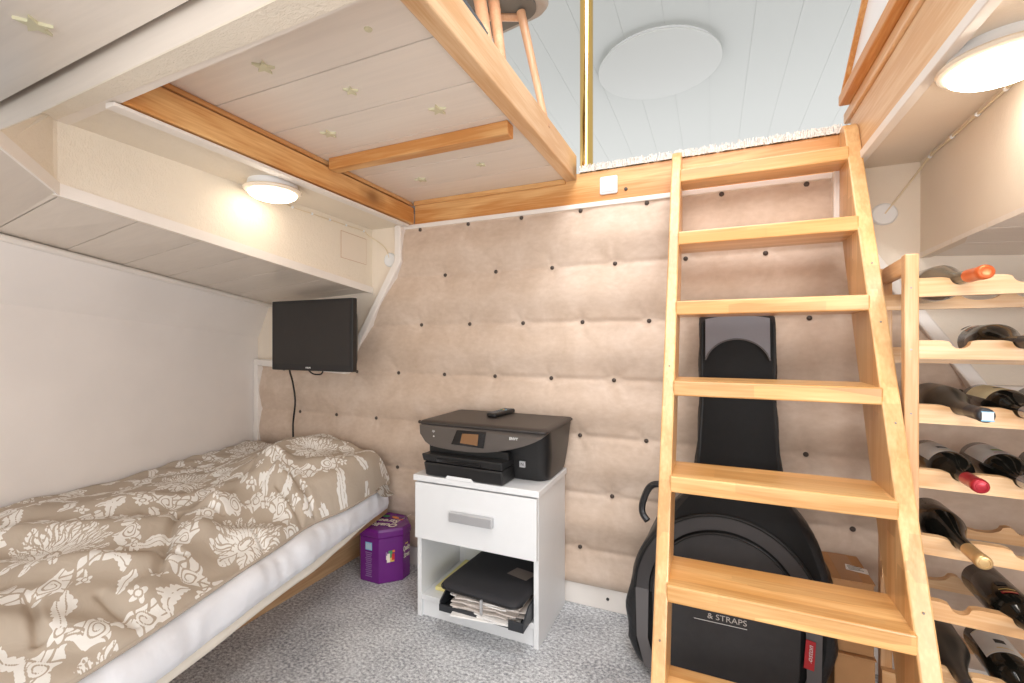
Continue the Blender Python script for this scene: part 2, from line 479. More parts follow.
# near plank ceiling with groove lines
bm = BM()
x0, x1 = -2.3, -.30
y = .548
for i in range(10):
    prism(bm, [(x0, y+.004, 1.657), (x1, y-.052-.002, 1.657), (x1, y-.052-.182, 1.657), (x0, y+.004-.18, 1.657)], (0, 0, .02))
    y -= .185
struct('ceiling_near', bm, M['planks_x'])
bm = BM(); box(bm, -2.3, -.3, -1.4, .53, 1.676, 1.69); struct('ceiling_near_backing', bm, M['groove'])

# framed plank ceiling under the upper floor
bm = BM()
for (a, b) in ((.56, .832), (.836, 1.016), (1.020, 1.20), (1.204, 1.424), (1.428, 1.614), (1.618, 1.80)):
    box(bm, -1.40, -.547, a, b, 1.71, 1.73)
struct('ceiling', bm, M['planks_x'])
bm = BM(); box(bm, -1.4, -.546, .5, 1.85, 1.731, 1.744); struct('ceiling_board_backing', bm, M['groove'])
# upper floor deck above (left side of the hatch)
bm = BM(); box(bm, -2.6, -.548, -1.4, 1.86, 1.745, 1.765); struct('floor_upper_left', bm, M['planks_x'])
bm = BM(); box(bm, -2.6, 1.7, 1.86, 4.6, 1.66, 1.735); struct('floor_upper_back', bm, M['carpet'])
bm = BM(); box(bm, .46, 1.7, -1.4, 1.86, 1.745, 1.765); struct('floor_upper_right', bm, M['planks_x'])

# timber beams
def beam(name, pts8, mat, label, bev=.004):
    bm = BM(); hexa(bm, pts8, bev); o = obj(name, bm, mat); tag(o, label, 'beam'); return o
beam('timber_beam', [(-1.246, .572, 1.603), (-1.312, .572, 1.603), (-1.36, WY-.002, 1.603), (-1.292, WY-.002, 1.603),
                     (-1.246, .572, 1.683), (-1.312, .572, 1.683), (-1.36, WY-.002, 1.683), (-1.292, WY-.002, 1.683)], M['pine_y'],
     'knotty pine beam along the left side of the starry plank ceiling')
bm = BM()
hexa(bm, [(-1.252, .56, 1.690), (-1.31, .56, 1.690), (-1.345, WY-.002, 1.690), (-1.292, WY-.002, 1.690), (-1.262, .56, 1.7095), (-1.31, .56, 1.7095), (-1.345, WY-.002, 1.7095), (-1.302, WY-.002, 1.7095)], .003)
o = obj('ceiling_batten', bm, M['pine_y']); tag(o, 'thin pine batten above the knotty beam at the plank edge', 'batten')
bm = BM(); box(bm, -1.285, -.546, WY-.016, WY-.001, 1.690, 1.7095, .002)
o = obj('ceiling_batten', bm, M['pine_x']); tag(o, 'thin pine batten along the far edge of the planks above the back beam', 'batten')
bm = BM()
box(bm, -1.29, .41, WY, 1.865, 1.60, 1.728, .003)
o = obj('timber_beam', bm, M['pine_x']); tag(o, 'long pine beam above the tufted wall panel carrying the white switch', 'beam')
bm = BM(); box(bm, -1.262, -.556, 1.232, 1.276, 1.668, 1.7095, .003)
o = obj('timber_joist', bm, M['pine_x']); tag(o, 'short pine joist crossing the starry plank ceiling with a cut end', 'beam')
bm = BM(); box(bm, -.546, -.500, -1.35, WY-.002, 1.700, 1.800, .004)
o = obj('timber_beam', bm, M['pine_pale_y']); tag(o, 'pale pine beam bordering the open hatch, below the upstairs chair', 'beam')
# white trims under the beams
bm = BM()
box(bm, -1.345, .41, WY-.014, WY+.001, 1.583, 1.602, .003)
struct('trim_4', bm, M['trim'])
bm = BM()
hexa(bm, [(-1.249, .585, 1.589), (-1.285, .585, 1.589), (-1.332, WY-.036, 1.589), (-1.296, WY-.036, 1.589), (-1.249, .585, 1.598), (-1.285, .585, 1.603), (-1.332, WY-.036, 1.603), (-1.296, WY-.036, 1.598)], .002)
struct('trim_5', bm, M['trim'])

# right side: wooden coaming of the hatch, soffit, boxed side deck
bm = BM(); box(bm, .410, .452, -1.35, WY-.001, 1.618, 1.768, .003)
o = obj('timber_beam', bm, M['pine_pale_y']); tag(o, 'wide pale pine board forming the right side of the hatch above the lamp', 'beam')
bm = BM(); box(bm, .400, .440, -1.35, 1.83, 1.770, 1.806, .005)
o = obj('hatch_batten', bm, M['pine_pale_y']); tag(o, 'narrow pine batten on top of the right hatch board', 'batten')
rail = thing('hatch_coaming', 'wood framed white panel standing above the right edge of the hatch', 'railing', (.40, .3, 1.808))
bm = BM(); box(bm, .374, .425, -1.35, 1.772, 1.808, 1.842, .004); obj('bottom_rail', bm, M['pine_y'], rail, world=True)
bm = BM()
prism(bm, [(.378, 1.772, 1.842), (.378, 1.752, 1.842), (.378, 1.33, 2.12), (.378, 1.352, 2.12)], (.03, 0, 0), .002); obj('leaning_stile', bm, M['pine_y'], rail, world=True)
bm = BM()
prism(bm, [(.392, 1.752, 1.842), (.392, -1.3, 1.842), (.392, -1.3, 2.12), (.392, 1.33, 2.12)], (.012, 0, 0)); obj('panel', bm, M['plastic_white'], rail, world=True)
bm = BM(); box(bm, .402, .424, -1.35, WY-.001, 1.592, 1.617, .002); struct('trim_6', bm, M['trim'])
bm = BM(); box(bm, .412, .60, -1.35, WY, T, 1.617); struct('ceiling_soffit_right', bm, M['cream_smooth'])
bm = BM()
RX = lambda y: .588-.018*(1.79-y)
prism(bm, [(RX(-1.35), -1.35, 1.36), (RX(WY), WY, 1.307), (RX(WY), WY, T+.03), (RX(-1.35), -1.35, T+.03)], (.025, 0, 0))
struct('wall_side_deck_right', bm, M['cream_smooth'])
# plank ceiling under the right box, running out to the hull
bm = BM()
y = -1.3
while y < WY:
    y2 = min(y+.18, WY)
    prism(bm, [(RX(y)+.0, y+.004, 1.312), (RX(y2), y2, 1.312), (1.5, y2, 1.262), (1.5, y+.004, 1.262)], (0, 0, .012)); y = y2
struct('ceiling_under_side_deck_right', bm, M['planks_x'])
bm = BM()
prism(bm, [(.62, -1.3, 1.327), (.62, WY, 1.327), (1.5, WY, 1.276), (1.5, -1.3, 1.276)], (0, 0, .01)); struct('ceiling_backing_right', bm, M['groove'])
# right hull side
bm = BM()
def rhx(y): return 1.22+.13*(y-1.0)
prism(bm, [(rhx(.45), .45, 0), (rhx(WY), WY, 0), (rhx(WY), WY, 1.3), (rhx(.45), .45, 1.3)], (.04, 0, 0))
struct('wall_right', bm, M['wall_white'])

# white trims round the upholstered panel
def strip(bm, a, b, w=.022, d=.042):
    """flat moulding on the back wall from a to b (x, z)"""
    a = Vector((a[0], WY, a[1])); b = Vector((b[0], WY, b[1]))
    t = (b-a).normalized(); n = Vector((-t.z, 0, t.x))*w/2; a -= t*w*.3; b += t*w*.3
    prism(bm, [a-n, b-n, b+n, a+n], (0, -d, 0), .005)
PANL = [(-2.333, .08), (-2.333, .935), (-1.690, .905), (-1.358, 1.432), (-1.358, 1.588)]
PANR = [(.375, 1.588), (.375, 1.44), (.72, .905), (1.10, .905), (1.10, .08)]
bm = BM()
for P in (PANL, PANR):
    for n_, (a, b) in enumerate(zip(P, P[1:])): strip(bm, a, b, .036, .042+.0008*n_)
struct('trim_7', bm, M['trim'])
bm = BM(); box(bm, -1.55, 1.10, WY-.016, WY+.001, 0, .085, .003)
struct('baseboard_back', bm, M['trim'])
bm = BM(); lathe(bm, [(0, 0), (.006, 0), (.006, -.002), (0, -.003)], 12, 'Y', (-.372, WY-.016, .046)); o = obj('screw', bm, M['darkink'], bpy.data.objects['baseboard_back'], world=False)

# ---------------------------------------------------------------- tufted panel
rows = [(1.575, -.226), (1.354, -.346), (1.128, -.218), (.899, -.350), (.673, -.228), (.445, -.357), (.225, -.228)]
SX = .2575
def inpanel(x, z):
    L = -2.333 if z < .92 else (-1.358 if z > 1.432 else -1.690+(z-.905)*(.332/.527))
    R = 1.10 if z < .905 else (.375 if z > 1.44 else .72-(z-.905)*(.345/.535))
    return L, R
btn = []
for z, x0 in rows:
    for k in range(-9, 7):
        x = x0+SX*k; L, R = inpanel(x, z)
        if L+.045 < x < R-.04: btn.append((x, z))
btn_np = np.array(btn)
panel = thing('tufted_wall_panel', 'buttoned taupe velour panel covering the back wall behind the ladder', 'wall panel', (-.6, WY, .085))
bm = BM()
NX, NZ = 560, 240
xs = np.linspace(-2.333, 1.10, NX); zs = np.linspace(.085, 1.590, NZ)
X, Z = np.meshgrid(xs, zs)
F = np.full(X.shape, .025)
zr = np.array([r[0] for r in rows])
dz = np.min(np.abs(Z[..., None]-zr), axis=-1)
F += .010*np.cos(PI*np.clip(dz/.113, 0, 1))*-1
F[Z > 1.575] -= .004
F -= .007*np.exp(-(dz/.011)**2)
LL = np.array([[inpanel(a, b)[0] for a in xs[:1]] for b in zs]); RR = np.array([[inpanel(a, b)[1] for a in xs[:1]] for b in zs])
ed = np.minimum(np.minimum(X-LL, RR-X), np.minimum(1.592-Z, Z-.083))
ed = np.clip(ed/.045, 0, 1)
F = .010+(F-.010)*np.sqrt(1-(1-ed)**2)
for x, z in btn:
    sl = (np.abs(X-x) < .14) & (np.abs(Z-z) < .14)
    dx = X[sl]-x; dzz = Z[sl]-z
    r = np.sqrt(dx**2+dzz**2)
    F[sl] -= .021*np.exp(-r/.019)
    a = np.arctan2(dzz, dx)
    F[sl] -= .0055*np.exp(-r/.055)*(.5+.5*np.cos(a*6+x*9))*(1-np.exp(-r/.02))
F += .0022*np.sin(X*9+Z*5)*np.sin(Z*11-X*3)
me_v = [(float(X[j, i]), float(WY-max(F[j, i], .004)), float(Z[j, i])) for j in range(NZ) for i in range(NX)]
fc = []
for j in range(NZ-1):
    for i in range(NX-1):
        zc = (zs[j]+zs[j+1])/2; xc = (xs[i]+xs[i+1])/2
        L, R = inpanel(xc, zc)
        if L <= xc <= R: fc.append((j*NX+i, j*NX+i+1, (j+1)*NX+i+1, (j+1)*NX+i))
used = sorted({v for f in fc for v in f}); idx = {v: n for n, v in enumerate(used)}
me = bpy.data.meshes.new('upholstery')
me.from_pydata([tuple(Vector(me_v[v])-panel.location) for v in used], [], [tuple(idx[v] for v in f) for f in fc])
me.polygons.foreach_set('use_smooth', [True]*len(me.polygons))
up = link('upholstery', me, M['velour'], panel)
bm = BM(); lathe(bm, [(0, -.008), (.005, -.007), (.008, -.004), (.0088, 0), (.007, .003)], 14, 'Y')
first = obj('button', bm, M['button'], panel, smooth=True)
def fnear(x, z):
    i = int(round((x+2.333)/(3.433)*(NX-1))); j = int(round((z-.085)/(1.505)*(NZ-1)))
    return max(F[min(max(j, 0), NZ-1), min(max(i, 0), NX-1)], .004)
vis = [b for b in btn if b[0] < .9]
for n, (x, z) in enumerate(vis[:99]):
    o = first if n == 0 else first.copy()
    if n: COL.objects.link(o); o.parent = panel
    o.location = Vector((x, WY-fnear(x, z)+.001, z))-panel.location

# light switch on the beam, small dark hook screw
sw = thing('light_switch', 'white double rocker light switch on the pine beam above the panel', 'switch', (-.37, WY, 1.66))
bm = BM(); box(bm, -.405, -.336, WY-.010, WY, 1.628, 1.698, .006); obj('frame', bm, M['plastic_white'], sw, world=True)
for s in (0, 1):
    bm = BM(); box(bm, -.397+.0275*s, -.3705+.0275*s, WY-.014, WY-.009, 1.636, 1.690, .003); obj('rocker', bm, M['plastic_white'], sw, world=True)
bm = BM(); lathe(bm, [(0, -.006), (.006, -.005), (.007, 0)], 14, 'Y', (-.305, WY, 1.640)); o = obj('dark_screw', bm, M['button']); tag(o, 'small dark screw in the beam just right of the light switch', 'screw')

# carpet fringe along the top of the beam
bm = BM()
random.seed(3)
for i in range(900):
    x = -.485+.90*random.random()
    h = .012+.018*random.random(); y = WY+.002-.012*random.random(); z = 1.728
    w = .0010+.0018*random.random(); ln = (random.random()-.5)*.012
    hexa(bm, [(x-w, y, z), (x+w, y, z), (x+w, y+.010, z), (x-w, y+.010, z), (x-w*.5+ln, y-.003, z+h), (x+w*.5+ln, y-.003, z+h), (x+w*.5+ln, y+.007, z+h), (x-w*.5+ln, y+.007, z+h)])
o = obj('carpet_fringe', bm, plain('shaggy_white_brown_pile', (234, 222, 212), .9, var=.3, scale=160))
tag(o, 'ragged pale carpet edge along the top of the back beam', 'carpet edge', kind='stuff')

# ---------------------------------------------------------------- upper room
ZC = 3.55
bm = BM()
x = -4.5
while x < 5:
    box(bm, x, x+.3185, -2.5, 8.0, ZC, ZC+.004); x += .32
struct('ceiling_upper', bm, M['upper_white'])
bm = BM(); box(bm, -4.6, 5.2, -2.5, 8, ZC+.004, ZC+.02); struct('ceiling_upper_backing', bm, plain('pale_groove', (198, 199, 196), .8))
cx = 3.95*(.9155*(658-512)/455-.4023)*1.0
# centre of the round ceiling lamp
tt = (ZC-1.05-.05)/((341.5-69)/455.1); a = (658-512)/455.1
lx, ly = tt*(.9155*a-.4023), tt*(.4023*a+.9155)
lm = thing('ceiling_disc_lamp', 'large round white disc lamp, switched off, on the upstairs ceiling', 'lamp', (lx, ly, ZC))
bm = BM(); lathe(bm, [(0, 0), (.50, 0), (.51, -.02), (.49, -.03), (0, -.03)], 72, 'Z', (0, 0, 0)); obj('mount', bm, M['plastic_white'], lm, smooth=True)
bm = BM(); lathe(bm, [(0, -.03), (.51, -.03), (.525, -.036), (.525, -.046), (.51, -.054), (0, -.056)], 96, 'Z'); obj('diffuser_disc', bm, M['disc'], lm, smooth=True)

# brass pole
pl = thing('brass_pole', 'polished brass pole rising from the upper floor beside the hatch corner', 'pole', (-.472, 1.835, 1.728))
bm = BM(); tube(bm, [(0, 0, 0), (0, 0, ZC-1.73)], .027, 32); obj('shaft', bm, M['brass'], pl, smooth=True)
bm = BM(); lathe(bm, [(.024, 0), (.034, 0), (.034, .006), (.026, .012)], 24); obj('floor_flange', bm, M['brass'], pl, smooth=True)

# upstairs chair
ch = thing('upholstered_chair', 'grey upholstered chair with wooden legs standing upstairs beyond the hatch edge', 'chair', (-.80, 1.25, 1.765))
def leg(name, a, b, r0, r1):
    bm = BM(); tube(bm, [a, b], [r0, r1], 14); obj(name, bm, M['chair_wood'], ch, smooth=True, world=True)
leg('leg', (-.584, 1.403, 2.15), (-.508, 1.446, 1.767), .015, .011)
leg('leg', (-.640, 1.300, 2.17), (-.512, 1.105, 1.767), .019, .013)
leg('leg', (-.675, 1.265, 2.17), (-.520, 1.045, 1.767), .021, .014)
leg('leg', (-.98, 1.42, 2.15), (-1.02, 1.46, 1.767), .015, .011)
bm = BM()
def rounded(cx, cy, wx, wy, r, z, n=8, rot=0):
    pts = []
    for (sx, sy, a0) in ((1, 1, 0), (-1, 1, PI/2), (-1, -1, PI), (1, -1, 3*PI/2)):
        for k in range(n+1):
            a = a0+PI/2*k/n
            px, py = sx*(wx-r)+r*math.cos(a), sy*(wy-r)+r*math.sin(a)
            c, s = math.cos(rot), math.sin(rot)
            pts.append((cx+px*c-py*s, cy+px*s+py*c, z))
    return pts
def loft(bm, rings, cap=True):
    R = [[bm.verts.new(p) for p in r] for r in rings]; n = len(R[0])
    for a, b in zip(R, R[1:]):
        for k in range(n): bm.faces.new((a[k], a[(k+1) % n], b[(k+1) % n], b[k]))
    if cap: bm.faces.new(R[0][::-1]); bm.faces.new(R[-1])
CR = math.radians(-10)
def seatring(d, z): return rounded(-.775, 1.285, .25-d, .235-d, .06, z, rot=CR)
loft(bm, [seatring(.035, 2.168), seatring(.008, 2.17), seatring(0, 2.185), seatring(0, 2.23), seatring(.02, 2.26), seatring(.06, 2.265)])
obj('seat', bm, M['chair_fabric'], ch, smooth=True, world=True, angle=60)
bm = BM(); loft(bm, [seatring(.03, 2.160), seatring(.03, 2.170)]); obj('seat_lining', bm, M['chair_under'], ch, world=True)
bm = BM(); tube(bm, [(-.60, 1.425, 2.150), (-.80, 1.33, 2.150)], .012, 8); tube(bm, [(-.80, 1.33, 2.15), (-1.0, 1.42, 2.15)], .012, 8)
obj('under_frame', bm, M['chair_wood'], ch, smooth=True, world=True)
bm = BM(); lathe(bm, [(0, 0), (.016, 0), (.016, .006), (.006, .01), (0, .01)], 16, 'Z', (-.655, 1.36, 2.145)); obj('mounting_lug', bm, M['chair_wood'], ch, smooth=True, world=True)
bm = BM()
tube(bm, catmull([(-.78, 1.10, 2.16), (-.86, 1.09, 2.45), (-.82, 1.09, 2.72), (-.6, 1.12, 2.76)], 6), .02, 10)
prism(bm, [(-1.0, 1.02, 2.40), (-.55, 1.06, 2.40), (-.55, 1.04, 2.72), (-1.0, 1.00, 2.72)], (0, -.05, .01), .01)
obj('backrest', bm, M['chair_fabric'], ch, world=True)
bm = BM(); tube(bm, [(-.72, 1.17, 2.13), (-.545, 1.035, 1.86), (-.535, 1.045, 1.845), (-.60, 1.12, 1.775)], .0085, 10)
o = obj('metal_tube', bm, M['tube_dark']); tag(o, 'dark grey metal tube leaning beside the upstairs chair legs', 'tube')

# ---------------------------------------------------------------- stars on the planks
def star_bm(r, rot, t=.006):
    bm = BM()
    pts = []
    for k in range(10):
        rr = r if k % 2 == 0 else r*.42
        a = rot+k*PI/5
        pts.append((rr*math.cos(a), rr*math.sin(a), 0))
    prism(bm, pts, (0, 0, -t)); return bm
stars = [(-1.183, .429, 1.657, .030, 'glow star on the grey planks in the near left corner'),
         (-.983, .759, 1.71, .026, 'glow star nearest the textured white cross beam'),
         (-.867, .923, 1.71, .020, 'glow star in the middle of the planks, small and yellowish'),
         (-1.110, 1.086, 1.71, .026, 'glow star close to the knotty left beam and the joist'),
         (-.712, 1.098, 1.71, .027, 'bright glow star between the joist and the hatch beam'),
         (-1.082, 1.544, 1.71, .025, 'glow star behind the joist towards the left'),
         (-.786, 1.503, 1.71, .018, 'small glow star behind the joist towards the hatch')]
for i, (x, y, z, r, lb) in enumerate(stars):
    o = obj('glow_star', star_bm(r, .6+i*1.1), M['star']); o.location = (x, y, z)
    tag(o, lb, 'star', 'glow in the dark stars on the ceiling planks')
bm = BM(); lathe(bm, [(0, -.003), (.008, -.002), (.009, 0)], 18); o = obj('glow_dot', bm, M['star']); o.location = (-.665, .758, 1.71)
tag(o, 'small round glow dot on the planks near the hatch beam', 'sticker')

# ---------------------------------------------------------------- lamps
def lamp(loc, label, glow):
    t = thing('ceiling_lamp', label, 'lamp', loc, 0, 'round glass ceiling lamps')
    bm = BM(); lathe(bm, [(0, 0), (.078, 0), (.080, -.012), (.076, -.026), (0, -.026)], 48); obj('mounting_plate', bm, M['plastic_white'], t, smooth=True)
    bm = BM(); lathe(bm, [(.066, -.022), (.090, -.024), (.093, -.028), (.090, -.033), (.080, -.037), (.070, -.037), (.066, -.030)], 56); obj('glass_rim', bm, M['lamp_rim'], t, smooth=True)
    bm = BM(); lathe(bm, [(.077, -.036), (.075, -.044), (.064, -.052), (.046, -.058), (.023, -.061), (0, -.062)], 48); obj('diffuser', bm, glow, t, smooth=True)
    return t
lamp((-1.405, 1.120, T), 'glowing round glass lamp on the left soffit above the bed', M['glow'])
lamp((.497, 1.150, T), 'large glowing round glass lamp on the right soffit above the wine rack', M['glow_right'])

def cable_run(name, pts, clips, label, r=.0022, nrm=(1, 0, 0)):
    t = thing(name, label, 'cable', pts[0])
    bm = BM(); tube(bm, catmull(pts, 5), r, 8); obj('cord', bm, M['cable'], t, smooth=True, world=True)
    for c in clips:
        bm = BM(); bmesh.ops.create_uvsphere(bm, u_segments=10, v_segments=8, radius=.0055, matrix=Matrix.Translation(c)); obj('clip', bm, M['plastic_white'], t, smooth=True, world=True)
    return t
LX = lambda y: bxx(y)+.006
cl = [(LX(y), y, T-.022) for y in (1.30, 1.40, 1.50, 1.60, 1.72)]
cable_run('lamp_cable', [(-1.44, 1.19, T-.012), (LX(1.28), 1.28, T-.020)]+cl[1:]+[(LX(1.74)+.01, 1.745, T-.04), (-1.46, 1.778, 1.51), (-1.434, WY-.004, 1.447)], cl,
          'thin white cable clipped from the left lamp to its round wall plate')
RXc = lambda y: RX(y)-.006
cr = [(RXc(y), y, T-.016) for y in (1.08, 1.20, 1.31, 1.43, 1.56, 1.70)]
cable_run('lamp_cable', [(RXc(.9), .95, T-.014)]+cr+[(RXc(1.74)-.01, 1.755, T-.04), (.545, 1.783, 1.52), (.498, WY-.005, 1.452)], cr,
          'cream cable clipped from the right lamp to its round wall plate', .003)
def plate(x, z, label):
    bm = BM(); lathe(bm, [(0, -.007), (.030, -.006), (.034, -.003), (.035, 0)], 36, 'Y', (x, WY, z))
    o = obj('round_cover_plate', bm, M['plastic_white'], smooth=True); tag(o, label, 'cover plate'); return o
plate(-1.434, 1.447, 'round white cover plate on the wall left of the tufted panel')
plate(.498, 1.452, 'round white cover plate on the wall right of the ladder top')
# repaired hatch patch in the left box face
bm = BM()
ya, yb = 1.572, 1.742
def hp(y, z, o=0): return (bxx(y)+.001+o, y, z)
prism(bm, [hp(ya, 1.432), hp(yb, 1.425), hp(yb, 1.545), hp(ya, 1.550)], (.002, 0, 0), .0006)
o = obj('patched_cover', bm, M['cream_smooth']); tag(o, 'square painted patch cover in the box face beside the left wall plate', 'cover')
bm = BM()
for a, b in (((ya, 1.430), (ya, 1.552)), ((ya, 1.431), (yb, 1.424)), ((yb, 1.424), (yb, 1.546)), ((ya, 1.552), (yb, 1.547))):
    tube(bm, [hp(a[0], a[1], .001), hp(b[0], b[1], .001)], .0011, 6)
obj('joint_line', bm, plain('worn_joint', (190, 148, 110), .8), o, label=None) if False else obj('joint_line', bm, plain('worn_joint', (196, 158, 122), .8), o)

# ================================================================ LADDER
C0 = .9665
def yf(z): return C0+.4248*z
lad = thing('ladder', 'broad beech ladder with flat treads leaning up to the hatch', 'ladder', (.14, yf(0), 0))
def stringer(x0, x1, ztop):
    bm = BM()
    d = .166; zb = (1.746-C0-d)/.4248
    pts = [(x0, yf(0), 0), (x0, yf(0)+d, 0), (x0, 1.746, zb), (x0, 1.746, ztop), (x0, yf(ztop)+.012, ztop), (x0, yf(ztop-.02), ztop-.02)]
    prism(bm, pts, (x1-x0, 0, 0), .004, 2)
    return obj('stringer', bm, M['ladder_z'], lad, world=True)
stringer(-.129, -.097, 1.718); stringer(.371, .409, 1.722)
for n, zt in enumerate((1.635, 1.402, 1.172, .940, .700, .466, .232)):
    bm = BM()
    y0 = yf(zt-.021)-.006; y1 = min(y0+.168, 1.746)
    box(bm, -.1, .375, y0, y1, zt-.042, zt, .004)
    obj('tread', bm, M['ladder_x'], lad, world=True)
for x, z in ((-.112, .35), (-.112, .98), (.392, .50), (.392, .86), (.392, 1.10), (.392, 1.26)):
    bm = BM(); lathe(bm, [(0, -.002), (.002, -.0015), (.0024, .001)], 10, 'Y', (x, yf(z)-.0005, z)); obj('screw', bm, M['steel'], lad, world=True)

# ================================================================ NIGHTSTAND
X0, X1, Y0, Y1 = -1.035, -.540, 1.45, 1.757
ns = thing('nightstand', 'white laminate nightstand with one drawer and open shelf under the printer', 'nightstand', (-.79, 1.6, 0))
W = M['white']
bm = BM(); box(bm, X0, X0+.018, Y0+.004, Y1, 0, .522, .001); obj('side_panel', bm, W, ns, world=True)
bm = BM(); box(bm, X1-.018, X1, Y0+.004, Y1, 0, .522, .001); obj('side_panel', bm, W, ns, world=True)
bm = BM(); box(bm, X0-.008, X1+.008, Y0-.014, Y1, .522, .545, .003); obj('top', bm, W, ns, world=True)
bm = BM(); box(bm, X0+.018, X1-.018, Y1-.012, Y1, .02, .522); obj('back_panel', bm, W, ns, world=True)
bm = BM(); box(bm, X0+.018, X1-.018, Y0+.006, Y1-.012, .064, .084, .001); obj('shelf', bm, W, ns, world=True)
bm = BM(); box(bm, X0+.018, X1-.018, Y0+.016, Y0+.034, 0, .064, .001); obj('plinth', bm, W, ns, world=True)
bm = BM(); box(bm, X0+.001, X1-.001, Y0-.014, Y0+.003, .306, .517, .002)
dr = obj('drawer', bm, W, ns, world=True)
bm = BM(); box(bm, X0+.02, X1-.02, Y0+.006, Y1-.02, .312, .50); obj('drawer_box', bm, W, dr)
dr_b = bpy.data.objects['drawer_box']; dr_b.data.transform(Matrix.Translation(-ns.location))
bm = BM(); box(bm, -.874, -.700, Y0-.034, Y0-.014, .397, .432, .003); h = obj('handle', bm, M['silver'], dr); h.data.transform(Matrix.Translation(-ns.location)); h['label'] = 'grey bar handle'

# yellow folder, tray, papers, sleeve in the open shelf
bm = BM(); box(bm, -.985, -.80, Y0+.05, Y1-.02, .0845, .099, .002)
o = obj('yellow_folder', bm, M['yellow']); tag(o, 'pale yellow folder lying at the left of the open shelf', 'folder')
tr = thing('letter_tray', 'black letter tray sticking out of the open shelf, full of papers', 'tray', (-.72, 1.5, .0845), 0)
tz = .0995
TX0, TX1, TY0, TY1 = -.885, -.562, 1.375, 1.735
bm = BM(); box(bm, TX0, TX1, TY0, TY1, tz, tz+.004); obj('base', bm, M['tray'], tr, world=True)
for xx in (TX0, TX1-.005):
    bm = BM(); prism(bm, [(xx, TY0, tz+.003), (xx, TY1, tz+.003), (xx, TY1, tz+.06), (xx, TY0+.05, tz+.06), (xx, TY0, tz+.03)], (.005, 0, 0)); obj('side', bm, M['tray'], tr, world=True)
bm = BM(); box(bm, TX0, TX0+.15, TY0-.004, TY0+.002, tz-.002, tz+.022, .001); obj('front_lip', bm, M['tray'], tr, world=True)
bm = BM(); box(bm, TX1-.055, TX1, TY0-.004, TY0+.002, tz-.002, tz+.030, .001); obj('front_lip', bm, M['tray'], tr, world=True)
random.seed(11)
z = tz+.0045
for i in range(13):
    th = .0035+.003*random.random()
    w, l = .215+.05*random.random(), .29
    a = (random.random()-.5)*.30
    cx, cy = (TX0+TX1)/2+(random.random()-.5)*.025, TY0+.155+(random.random()-.5)*.03
    if i < 3: cy -= .022
    bm = BM()
    n = 10; top = []
    for s in (0, 1):
        for j in range(n+1):
            for k in (-1, 1):
                u = (j/n-.5)*w; v = k*l/2
                cu = .004*math.sin(j*1.2+i)*(1 if k < 0 else .2)*(i > 1)
                x, y = u*math.cos(a)-v*math.sin(a), u*math.sin(a)+v*math.cos(a)
                top.append(bm.verts.new((cx+x, cy+y, z+s*th+max(0, cu))))
    N = 2*(n+1)
    for j in range(n):
        q = 2*j
        bm.faces.new((top[q], top[q+1], top[q+3], top[q+2])); bm.faces.new((top[N+q], top[N+q+2], top[N+q+3], top[N+q+1]))
        bm.faces.new((top[q], top[q+2], top[N+q+2], top[N+q])); bm.faces.new((top[q+1], top[N+q+1], top[N+q+3], top[q+3]))
    bm.faces.new((top[0], top[N], top[N+1], top[1])); bm.faces.new((top[2*n], top[2*n+1], top[N+2*n+1], top[N+2*n]))
    o = obj('paper_stack', bm, M['paper'] if i in (0, 1, 2, 5, 8, 11) else M['paper_grey'])
    od = ('lowest', 'second lowest', 'third lowest', 'fourth lowest', 'fifth lowest', 'sixth lowest', 'middle', 'seventh', 'fifth highest', 'fourth highest', 'third highest', 'second highest', 'topmost')[i]
    od = 'just above the middle' if i == 7 else od
    lb_ = ('white' if i in (0, 1, 2, 5, 8, 11) else 'greyish printed')+' paper in the black letter tray, '+od+' of the pile'
    tag(o, lb_, 'papers', 'papers in the letter tray')
    z += th+.0004
zs_ = z+.002
sl = thing('laptop_sleeve', 'black neoprene laptop sleeve lying on the papers in the shelf', 'laptop sleeve', (-.72, 1.55, zs_), math.radians(-4))
def sring(d, z): return rounded(0, 0, .158-d, .185-d, .035, z)
bm = BM(); loft(bm, [sring(.012, 0), sring(.003, .004), sring(0, .010), sring(.001, .018), sring(.008, .025), sring(.03, .028)])
obj('body', bm, M['neoprene'], sl, smooth=True, angle=70)
bm = BM(); tube(bm, [Vector(p) for p in rounded(0, 0, .1600, .187, .035, .011)][18:44], .0022, 6); obj('zip', bm, M['black'], sl, smooth=True)
bm = BM(); box(bm, .02, .028, -.196, -.187, -.035, .014, .001); z_ = obj('zip_pull', bm, M['silver'], sl)
bm = BM(); prism(bm, [(.03, -.02, .0283), (.115, -.035, .0283), (.13, .025, .0283), (.045, .035, .0283)], (0, 0, .0006)); o = obj('patch', bm, plain('grey_leatherette_patch', (120, 108, 100), .6), sl); o['label'] = 'grey rectangular patch'

# ================================================================ PRINTER
pr = thing('printer', 'black all in one inkjet printer with touch screen on the white nightstand', 'printer', (-.77, 1.62, .545))
B = M['black']; 
def pring(z, xl, xr, yf_, yb, r=.02, n=6): # rounded rectangle ring, front corners rounder
    pts = []
    for (cx, cy, a0, rr) in ((xr-r, yb-r, 0, r), (xl+r, yb-r, PI/2, r), (xl+r*1.4, yf_+r*1.4, PI, r*1.4), (xr-r*2.2, yf_+r*2.2, 3*PI/2, r*2.2)):
        for k in range(n+1):
            a = a0+PI/2*k/n; pts.append((cx+rr*math.cos(a), cy+rr*math.sin(a), z))
    return pts
bm = BM()
loft(bm, [pring(.546, -.985, -.540, 1.540, 1.745, .022), pring(.56, -.990, -.535, 1.530, 1.750), pring(.64, -.998, -.522, 1.505, 1.756), pring(.700, -1.012, -.516, 1.482, 1.758), pring(.735, -1.018, -.512, 1.464, 1.758)])
